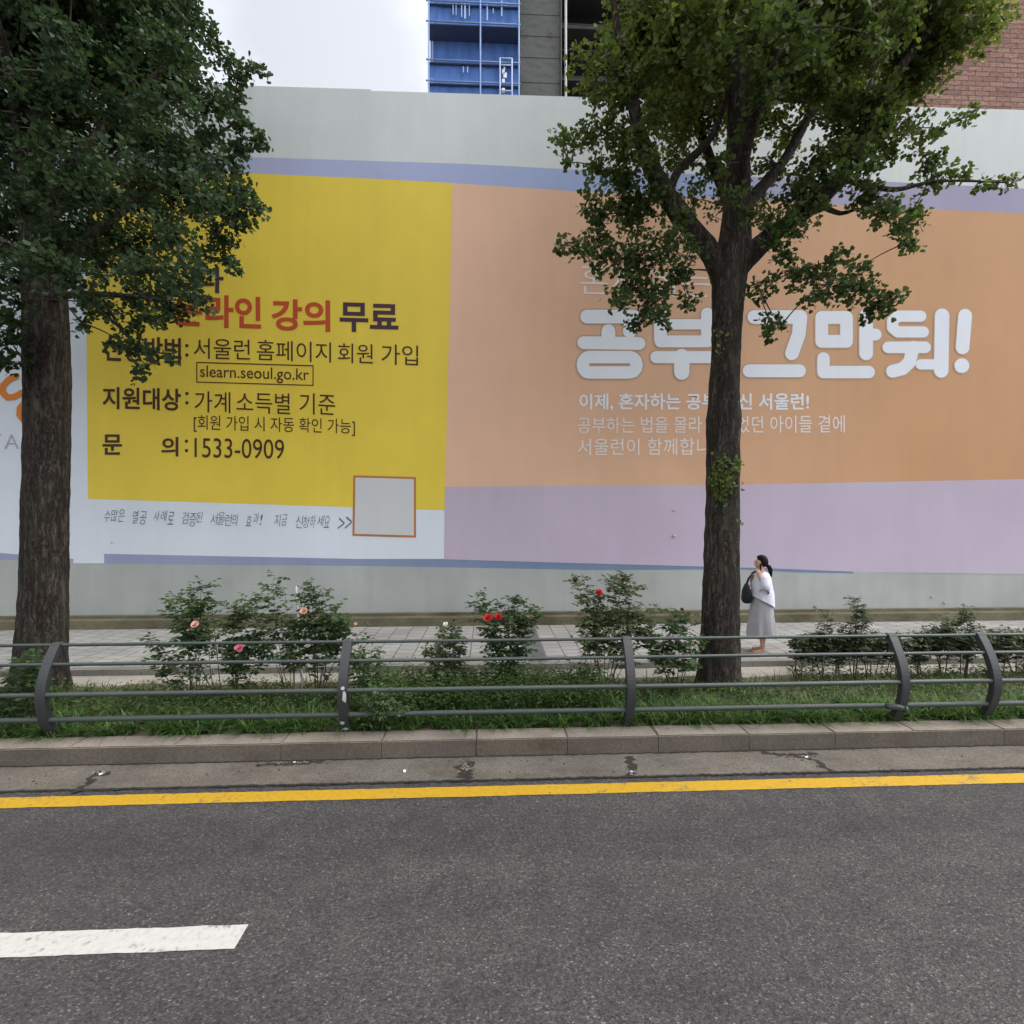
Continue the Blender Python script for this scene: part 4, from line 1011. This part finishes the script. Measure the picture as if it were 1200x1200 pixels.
def bush(base_px, Y, tips, label, flowers=(), cat='rose bush', name='rose_bush', m=None, seed=1, fill=1.0, bare=.35, lsz=.068, mass=(), group='rose bushes in the planting bed', stem_r=.006, z0=.08):
    """tips: photo pixels of shoot ends; mass: (px, py, r_px, n) extra leafy shoots"""
    rng = np.random.default_rng(seed); rr = random.Random(seed); m = m or M_rose
    bs = [on_y(p, 815, Y) for p in (base_px if hasattr(base_px, '__len__') else (base_px,))]
    root = thing(name, (bs[0].x, Y, z0), label, cat, group)
    fo = Foliage(); sm = MB()
    def shoot(a, c, thick, lv, start=bare):
        ln = (c-a).length; mid = a.lerp(c, .55)+Vector((rr.gauss(0, .05)*ln, rr.gauss(0, .06)*ln, .07*ln)); n = max(5, int(ln/.035)); P = bez(a, mid, c, n)
        sm.tube(P, [thick*(1-.7*i/n) for i in range(n+1)], 5, False)
        for i in range(int(n*start), n+1):
            if rr.random() > lv: continue
            p = np.array(P[i]); k = rr.choice((3, 5, 5)); az = rr.random()*6.283; el = rr.uniform(-.1, .7)
            d = np.array((math.cos(az)*math.cos(el), math.sin(az)*math.cos(el), math.sin(el))); rl = lsz*rr.uniform(1.2, 2.2)
            q = []; ax = []
            sd = np.array((-math.sin(az), math.cos(az), 0))
            for j in range(k):
                if j == 0: q.append(p+d*rl); ax.append(d+np.array((0, 0, -.3)))
                else:
                    f = .35 if j > 2 else .75; q.append(p+d*rl*f); ax.append(d*.5+sd*(1 if j % 2 else -1)+np.array((0, 0, -.2)))
            q = np.array(q); ax = np.array(ax)
            fo.put(q, ax+rng.normal(0, .15, (k, 3)), rng.normal(0, .35, (k, 3))+np.array((0, -.1, 1)), lsz*rng.uniform(.7, 1.2, k), np.clip(rng.uniform(0, .8, k)+.2*(i/n), 0, 1))
        return P
    allP = []
    for (px, py) in tips:
        c = on_y(px, py, Y+rr.uniform(-.18, .18)); b_ = min(bs, key=lambda q_: abs(q_.x-c.x)*(.6+.8*rr.random()))+Vector((rr.gauss(0, .03), rr.gauss(0, .05), 0)); b_.z = z0
        P = shoot(b_, c, stem_r*rr.uniform(.8, 1.2), (.85 if lsz < .065 else .55)*fill); allP += P
        for k in range(int(len(P)*.22)):
            p = P[rr.randint(int(len(P)*.4), len(P)-1)]; d = Vector((rr.gauss(0, 1), rr.gauss(0, 1), .5)).normalized()*rr.uniform(.06, .15)
            shoot(p, p+d, stem_r*.4, .9*fill, .3)
    for (px, py, r_, n) in mass:
        for k in range(max(2, int(n*(.42 if lsz > .05 else 1)))):
            c = on_y(px+rr.gauss(0, .5)*r_, py+rr.gauss(0, .5)*r_, Y+rr.gauss(0, .5)*r_*Y/600)
            a = min(allP, key=lambda p: (p-c).length+(.3 if p.z > c.z else 0)); a = a if (a-c).length < .5 else a.lerp(c, .4)
            shoot(a, c, stem_r*.4, .9 if lsz < .065 else .6, .3)
    sm.build('stem', M_twig, root)
    fo.build('foliage', m, root, OV_V, OV_F)
    for i, (px, py, r_, fm) in enumerate(flowers):
        c = on_y(px, py, Y-.26); mb = MB(); flower(mb, c, r_*1.08, seed*10+i); mb.build('flower' if r_ > .022 else 'bud', fm, root)
        a = min(allP, key=lambda p: (p-c).length); tm = MB(); tm.tube(bez(a, a.lerp(c, .5)-Vector((0, 0, .02)), c, 4), .004, 5, False); tm.build('flower_stalk', M_twig, root)
    return root
YR = 6.35
bush((222, 250), YR, [(203, 706), (235, 689), (226, 705), (247, 702), (215, 735), (184, 752), (178, 778), (245, 742), (236, 715)], 'tall rose bush with one pale pink bloom, first right of the thick left trunk', [(229, 732.5, .042, M_palepink)], seed=2, mass=[(236, 718, 14, 9), (222, 748, 18, 12), (238, 755, 15, 10), (205, 772, 16, 7), (225, 785, 18, 7)])
bush((262, 275), YR-.1, [(280, 708), (300, 704), (276, 720), (303, 730), (268, 748), (284, 752), (310, 742)], 'rose bush with a bright pink bloom just above the top rail', [(281, 760, .045, M_pink), (300, 705, .020, M_palepink)], seed=3, mass=[(265, 780, 18, 16), (280, 775, 14, 9), (303, 722, 9, 5), (280, 718, 8, 5), (302, 745, 10, 5), (258, 790, 16, 8)])
bush((341,), YR+.1, [(320, 680), (333, 690), (318, 728), (345, 745), (352, 735), (308, 750)], 'sparse leggy rose bush with one tall bare shoot next to the white stake', [], seed=4, fill=.75, bare=.55, mass=[(320, 690, 6, 4)])
bush((368, 375), YR, [(361, 686), (377, 692), (388, 708), (402, 724), (356, 706), (342, 728), (330, 738), (370, 712), (392, 742), (412, 728)], 'bushy rose with a pale pink bloom left of the scuffed fence post', [(356, 717, .045, M_palepink), (417, 731, .018, M_palepink)], seed=5, mass=[(362, 700, 9, 6), (380, 705, 10, 6), (360, 738, 22, 16), (385, 742, 20, 13), (365, 770, 18, 10), (385, 770, 16, 9), (372, 790, 14, 6)])
bush((428,), YR-.15, [(420, 748), (437, 760), (415, 770), (432, 776), (440, 790)], 'small rose bush half hidden by the scuffed fence post, on its right', [], seed=6, mass=[(425, 772, 12, 7), (432, 790, 14, 6)])
bush((528,), YR+.1, [(524, 738), (536, 735), (517, 745), (540, 750), (503, 760), (512, 766)], 'small rose bush with a cream bud standing alone before the pale tiles', [(522, 732, .028, M_wpetal), (532, 727, .016, M_dred)], seed=7, m=M_rose2, mass=[(528, 750, 10, 6), (531, 762, 10, 6), (505, 763, 7, 4)])
bush((592, 598), YR, [(558, 701), (606, 706), (626, 717), (592, 712), (575, 718), (615, 730), (610, 740), (570, 740)], 'compact rose bush with two red blooms side by side', [(572, 724.5, .050, M_red), (584, 723.5, .044, M_red), (600, 749, .034, M_dred)], seed=8, mass=[(562, 712, 7, 4), (585, 735, 15, 12), (605, 732, 14, 9), (595, 755, 17, 20), (580, 762, 13, 10), (610, 762, 12, 9), (610, 715, 10, 7), (595, 785, 10, 6)])
bush((703, 710), YR-.05, [(676, 683), (718, 678), (738, 684), (731, 681), (774, 710), (752, 708), (690, 700), (688, 722), (725, 700), (745, 725), (700, 705)], 'tall wide rose bush with a red bloom near its top, left of the third post', [(702, 695, .042, M_red), (674, 681, .026, M_dred), (713, 693, .020, M_dred), (731, 679, .016, M_dred)], seed=9, mass=[(728, 692, 12, 9), (685, 688, 6, 4), (715, 715, 18, 14), (690, 730, 12, 8), (720, 732, 16, 10), (700, 760, 16, 14), (725, 755, 12, 8), (705, 785, 18, 14), (735, 780, 12, 7), (690, 780, 14, 7)], m=M_rose2)
bush((795, 790), YR, [(799, 716), (806, 735), (790, 735), (760, 735), (765, 750), (812, 752), (770, 765)], 'rose bush with one dark closed bud between the third post and the right trunk', [(799, 714.5, .022, M_dred)], seed=10, mass=[(797, 735, 10, 7), (800, 755, 12, 9), (770, 752, 14, 9), (768, 778, 12, 7), (798, 780, 13, 8)])
bush((20, 45), 5.75, [(10, 790), (28, 775), (45, 762), (52, 775), (35, 795), (5, 810), (48, 800), (-15, 790)], 'low broad leaved rose shrub round the leftmost fence post', [(12, 815, .022, M_red)], seed=11, lsz=.055, mass=[(10, 835, 20, 16), (30, 845, 20, 16), (40, 775, 10, 6), (40, 815, 14, 9), (15, 815, 14, 10), (-15, 830, 25, 14), (45, 850, 10, 6)])
bush((440,), 5.36, [(430, 812), (450, 805), (455, 820), (470, 830), (425, 830)], 'pale green weedy shrub leaning through the fence right of the scuffed post', [], 'shrub', 'shrub', M_shrub, 12, lsz=.042, mass=[(440, 835, 14, 14), (428, 840, 10, 9), (452, 825, 12, 9), (475, 835, 12, 7)], group=None)
hl = ['clipped hedge shrub with a tall leafy shoot, nearest to the woman', 'clipped hedge shrub left of the two close fence posts', 'clipped hedge shrub seen between the two close fence posts', 'clipped hedge shrub right of the rightmost fence post']
hb = [((935, 950, 965, 980), [(930, 752), (970, 716), (985, 742), (945, 745), (960, 740), (978, 752), (935, 765), (952, 750), (966, 748), (990, 752), (940, 758)], [(968, 728, 6, 6), (940, 757, 12, 49), (960, 755, 12, 57), (980, 755, 12, 57), (950, 764, 14, 38), (975, 765, 14, 38)]),
      ((1000, 1015, 1030, 1045), [(1005, 706), (1000, 725), (1025, 745), (1012, 720), (1035, 750), (1045, 748), (995, 750), (1010, 748), (1050, 752), (1020, 752)], [(1004, 713, 6, 9), (1008, 728, 8, 9), (1000, 754, 12, 53), (1020, 755, 12, 53), (1042, 755, 12, 53), (1010, 765, 14, 38), (1035, 765, 14, 38)]),
      ((1062, 1080, 1105, 1130), [(1108, 718), (1130, 714), (1070, 748), (1090, 738), (1120, 730), (1145, 738), (1060, 752), (1080, 748), (1100, 745), (1140, 750)], [(1110, 730, 10, 14), (1130, 728, 10, 14), (1068, 755, 13, 53), (1090, 752, 13, 57), (1112, 750, 13, 57), (1136, 752, 13, 53), (1080, 765, 14, 34), (1120, 765, 14, 34)]),
      ((1158, 1175, 1190, 1205), [(1160, 742), (1180, 740), (1200, 745), (1155, 750), (1215, 742), (1230, 745), (1170, 748), (1190, 748)], [(1158, 754, 13, 49), (1180, 752, 13, 57), (1200, 752, 13, 57), (1222, 754, 13, 53), (1168, 765, 14, 34), (1200, 765, 14, 34)])]
for i, (bp, tips, ms) in enumerate(hb):
    bush(bp, 6.95, tips, hl[i], [], 'hedge shrub', 'hedge_shrub', M_hedge, 30+i, 1.0, .42, .046, ms, 'clipped hedge shrubs right of the woman', .008)
# white plant stake
a, b_ = on_y(355, 760, YR+.3), on_y(347, 687, YR+.3); a.z = .05
mb = MB(); d = (b_-a); mb.tube([a, a+d*.97, b_], [.014, .014, .010], 8)
st = mb.build('plant_stake', simple('white_plastic', (.62, .63, .63), .5)); tag(st, 'thin leaning white plastic stake among the roses left of the scuffed post', 'plant stake')

# ------------------------------------------------------------------ woman on the pavement
pb = on_z(893, 764, ZK); PX, PY = pb.x, pb.y
person = thing('person', (PX, PY, ZK), 'woman in loose white blouse and grey skirt standing with one hand at her chin', 'person')
fwd = Vector((-math.cos(R(8)), math.sin(R(8)), 0)); left = Vector((fwd.y*-1, fwd.x, 0))     # faces left, her left side to the road
def pp(f, l, z): return fwd*f+left*l+Vector((0, 0, z))   # local to the Empty
M_skin = simple('skin', (.50, .30, .22), .55, .06, 12)
SK_V = []; SK_E = []; SK_R = []
def sv(f, l, z, r, par=None, r2=None):
    SK_V.append(pp(f, l, z)); SK_R.append((r, r2 or r))
    if par is not None: SK_E.append((par, len(SK_V)-1))
    return len(SK_V)-1
pel = sv(0, 0, .80, .135, None, .11); wai = sv(.01, 0, .96, .115, pel, .09); che = sv(.01, 0, 1.13, .125, wai, .095); sho = sv(0, 0, 1.255, .09, che, .07); nek = sv(.015, 0, 1.325, .048, sho); hd0 = sv(.03, 0, 1.385, .066, nek); hd1 = sv(.032, 0, 1.455, .088, hd0); hd2 = sv(.022, 0, 1.515, .07, hd1)
nose = sv(.125, 0, 1.425, .013, hd1)
for sgn in (1, -1):
    h = sv(0, .085*sgn, .76, .09, pel); k_ = sv(.015+.02*sgn, .085*sgn, .44, .055, h); cf = sv(.0+.02*sgn, .085*sgn, .30, .05, k_); an = sv(-.01+.03*sgn, .085*sgn, .085, .033, cf); he = sv(.0+.03*sgn, .085*sgn, .04, .034, an); to = sv(.13+.03*sgn, .10*sgn, .022, .024, he); sv(.165+.03*sgn, .10*sgn, .018, .016, to)
def hand(root_i, p, d, up, sgn):
    """five fingers, curled, from the palm"""
    side = d.cross(up).normalized(); palm = Vector(p)+d*.05
    i0 = len(SK_V); SK_V.append(palm); SK_R.append((.026, .016)); SK_E.append((root_i, i0))
    for q, (o, L) in enumerate(((-.026, .062), (-.009, .072), (.009, .068), (.025, .054))):
        par = i0
        for s_, (bend, fr) in enumerate(((.0, .30), (.45, .34), (.9, .30))):
            dd = (d*math.cos(bend)+up*math.sin(bend)); prev = SK_V[par] if s_ else palm+side*o+d*.02
            SK_V.append(prev+dd*L*fr); SK_R.append((.0085-.001*s_,)*2); SK_E.append((par, len(SK_V)-1)); par = len(SK_V)-1
    SK_V.append(palm-side*.03+d*-.01); SK_R.append((.010,)*2); SK_E.append((i0, len(SK_V)-1)); j = len(SK_V)-1
    SK_V.append(palm-side*.045+d*.03+up*.012); SK_R.append((.0085,)*2); SK_E.append((j, len(SK_V)-1))
# left (near) arm bent up to the chin
sl = sv(0, .15, 1.255, .055, sho); ue = sv(.03, .20, 1.03, .042, sl); wr = sv(.085, .125, 1.245, .026, ue)
d = (pp(.10, .085, 1.335)-pp(.085, .125, 1.245)).normalized(); hand(wr, pp(.085, .125, 1.25), d, -left, 1)
# right (far) arm bent up, holding the strap
sr = sv(0, -.15, 1.255, .055, sho); ue2 = sv(.06, -.19, 1.03, .042, sr); wr2 = sv(.13, -.11, 1.15, .026, ue2)
hand(wr2, pp(.13, -.11, 1.15), (pp(.14, -.07, 1.22)-pp(.13, -.11, 1.15)).normalized(), left, -1)
me = bpy.data.meshes.new('body'); me.from_pydata([tuple(v) for v in SK_V], SK_E, []); me.update()
o = bpy.data.objects.new('body_tmp', me); COL.objects.link(o)
sm_ = o.modifiers.new('skin', 'SKIN'); sm_.use_smooth_shade = True
for i, r in enumerate(SK_R): me.skin_vertices[0].data[i].radius = r
me.skin_vertices[0].data[0].use_root = True
su = o.modifiers.new('sub', 'SUBSURF'); su.levels = 2; su.render_levels = 2
bm_me = bpy.data.meshes.new_from_object(o.evaluated_get(bpy.context.evaluated_depsgraph_get()))
bpy.data.objects.remove(o)
bm_me.materials.clear(); bm_me.materials.append(M_skin); bm_me.materials.append(simple('eye_dark', (.02, .015, .012), .3)); bm_me.materials.append(simple('lip', (.42, .14, .12), .5))
for p in bm_me.polygons:
    c = p.center; f = c.dot(fwd); l = c.dot(left)
    if f > .075 and abs(abs(l)-.034) < .010 and abs(c.z-1.450) < .006: p.material_index = 1
    if f > .07 and abs(l) < .02 and abs(c.z-1.388) < .008: p.material_index = 2
bm_me.polygons.foreach_set('use_smooth', [True]*len(bm_me.polygons))
body = link_mesh('body', bm_me, None, person)
def loft(mb, rings, n=40, capt=True, capb=False):
    V = []
    for (f, l, z, rf, rl, fold, ph) in rings:
        for k in range(n):
            th = 2*math.pi*k/n; w_ = 1+fold*math.sin(th*7+ph)+fold*.6*math.sin(th*12+ph*2)
            zz_ = z(th) if callable(z) else z
            V.append(Vector((PX, PY, ZK))+pp(f+rf*w_*math.cos(th), l+rl*w_*math.sin(th), zz_))
    m_ = len(rings); F = [(j*n+k, j*n+(k+1) % n, (j+1)*n+(k+1) % n, (j+1)*n+k) for j in range(m_-1) for k in range(n)]
    if capt: F.append(tuple((m_-1)*n+k for k in range(n)))
    if capb: F.append(tuple(range(n))[::-1])
    mb.add(V, F)
M_blouse = simple('white_cotton', (.66, .67, .76), .8, .06, 9, .5, .2, fine=14)
M_skirt = simple('grey_jersey', (.36, .345, .37), .85, .08, 9, .5, .2, fine=14)
mb = MB()
hem = lambda th: .825+.09*math.cos(th)     # front higher than the back
loft(mb, [(-.005, 0, hem, .175, .205, .035, 0), (-.005, 0, .93, .17, .20, .03, .5), (0, 0, 1.02, .158, .195, .02, 1), (.005, 0, 1.12, .145, .19, .012, 1.5), (.0, 0, 1.20, .125, .185, .006, 2), (-.002, 0, 1.265, .095, .155, 0, 2), (.0, 0, 1.30, .066, .085, 0, 2), (.004, 0, 1.312, .056, .060, 0, 2)], capt=False)
for sgn, e in ((1, (.03, .205, 1.03)), (-1, (.06, -.195, 1.03))):
    o0 = Vector((PX, PY, ZK)); a = o0+pp(0, .10*sgn, 1.27); b_ = o0+pp(*e); c_ = o0+pp(.10 if sgn > 0 else .10, .185*sgn, 1.085)
    mb.tube([a, a.lerp(b_, .35)+left*.015*sgn, a.lerp(b_, .7), b_-Vector((0, 0, .01)), b_.lerp(c_, .55)], [.07, .078, .075, .072, .066], 18)
mb.build('blouse', M_blouse, person, True)
mb = MB()
loft(mb, [(.01, 0, .27, .22, .20, .11, .3), (.014, 0, .33, .215, .198, .10, .35), (.017, 0, .45, .205, .19, .08, .5), (.015, 0, .60, .185, .185, .03, .7), (.008, 0, .75, .168, .178, .015, .9), (0, 0, .88, .15, .165, .005, 1), (0, 0, .95, .135, .145, 0, 1)])
mb.build('skirt', M_skirt, person, True)
# hair: cap with a low ponytail
mb = MB(); o0 = Vector((PX, PY, ZK)); V = []; F = []; n = 22
for j in range(13):
    ph = math.pi*j/12
    for k in range(n):
        th = 2*math.pi*k/n; x_ = math.sin(ph)*math.cos(th); y_ = math.sin(ph)*math.sin(th); z_ = math.cos(ph)
        r_ = 1+.03*math.sin(k*5+j)
        if x_ > .15 and z_ < .62: r_ *= .80-.12*min(1, x_)       # leaves the face free
        V.append(o0+pp(.006+.102*x_*r_, .090*y_*r_, 1.468+.106*z_*(r_ if z_ > 0 else .95)))
F = [(j*n+k, j*n+(k+1) % n, (j+1)*n+(k+1) % n, (j+1)*n+k) for j in range(12) for k in range(n)]
mb.add(V, F)
mb.tube([o0+pp(-.06, .02, 1.41), o0+pp(-.098, .03, 1.385), o0+pp(-.115, .035, 1.34), o0+pp(-.118, .04, 1.28), o0+pp(-.13, .045, 1.22)], [.025, .034, .036, .028, .006], 12)
mb.tube([o0+pp(.05, .083, 1.44), o0+pp(.055, .083, 1.36), o0+pp(.05, .08, 1.29)], [.014, .011, .004], 8)
mb.build('hair', simple('dark_hair', (.010, .008, .0075), .65, .4, 60, .5, .12, fine=90), person, True)
for sgn in (1, -1):
    mb = MB(); c = o0+pp(.085+.03*sgn, .095*sgn, .012); V = []
    for z in (-.012, .004):
        for k in range(16):
            th = 2*math.pi*k/16; V.append(c+fwd*(.125*math.cos(th))+left*(.042*math.sin(th)*(1+.2*math.cos(th)))+Vector((0, 0, z)))
    mb.add(V, [(k, (k+1) % 16, 16+(k+1) % 16, 16+k) for k in range(16)]+[tuple(range(16))[::-1], tuple(range(16, 32))])
    mb.tube([c+fwd*.05+left*.045, c+fwd*.05+Vector((0, 0, .042)), c+fwd*.05-left*.045], .010, 8)
    mb.build('sandal', simple('tan_leather', (.42, .26, .18), .6), person, True)
# shoulder bag hanging at her front
bgp = Vector((PX, PY, ZK))+pp(.23, -.03, .78)
bag = thing('shoulder_bag', bgp, 'soft black shoulder bag hanging in front of the woman beside the trunk', 'bag')
mb = MB(); n = 20; V = []; prof_b = [(0, .03, .03), (.015, .06, .085), (.06, .075, .125), (.13, .075, .14), (.20, .062, .125), (.26, .042, .10), (.31, .022, .07), (.325, .012, .05)]
for (z, rf, rl) in prof_b:
    for k in range(n):
        th = 2*math.pi*k/n; V.append(bgp+fwd*(rf*math.cos(th)*(1+.06*math.sin(z*40+k)))+left*(rl*math.sin(th))+Vector((0, 0, z)))
mb.add(V, [(j*n+k, j*n+(k+1) % n, (j+1)*n+(k+1) % n, (j+1)*n+k) for j in range(len(prof_b)-1) for k in range(n)]+[tuple(range(n))[::-1], tuple((len(prof_b)-1)*n+k for k in range(n))])
M_bag = simple('black_canvas', (.014, .015, .024), .8, .2, 20)
mb.build('pouch', M_bag, bag, True)
mb = MB(); mb.tube([bgp+Vector((0, 0, .31)), bgp-fwd*.03+Vector((0, 0, .40)), bgp-fwd*.11-left*.05+Vector((0, 0, .49)), o0+pp(.02, -.12, 1.315), o0+pp(-.09, -.11, 1.24)], .017, 8)
mb.build('strap', M_bag, bag, True)
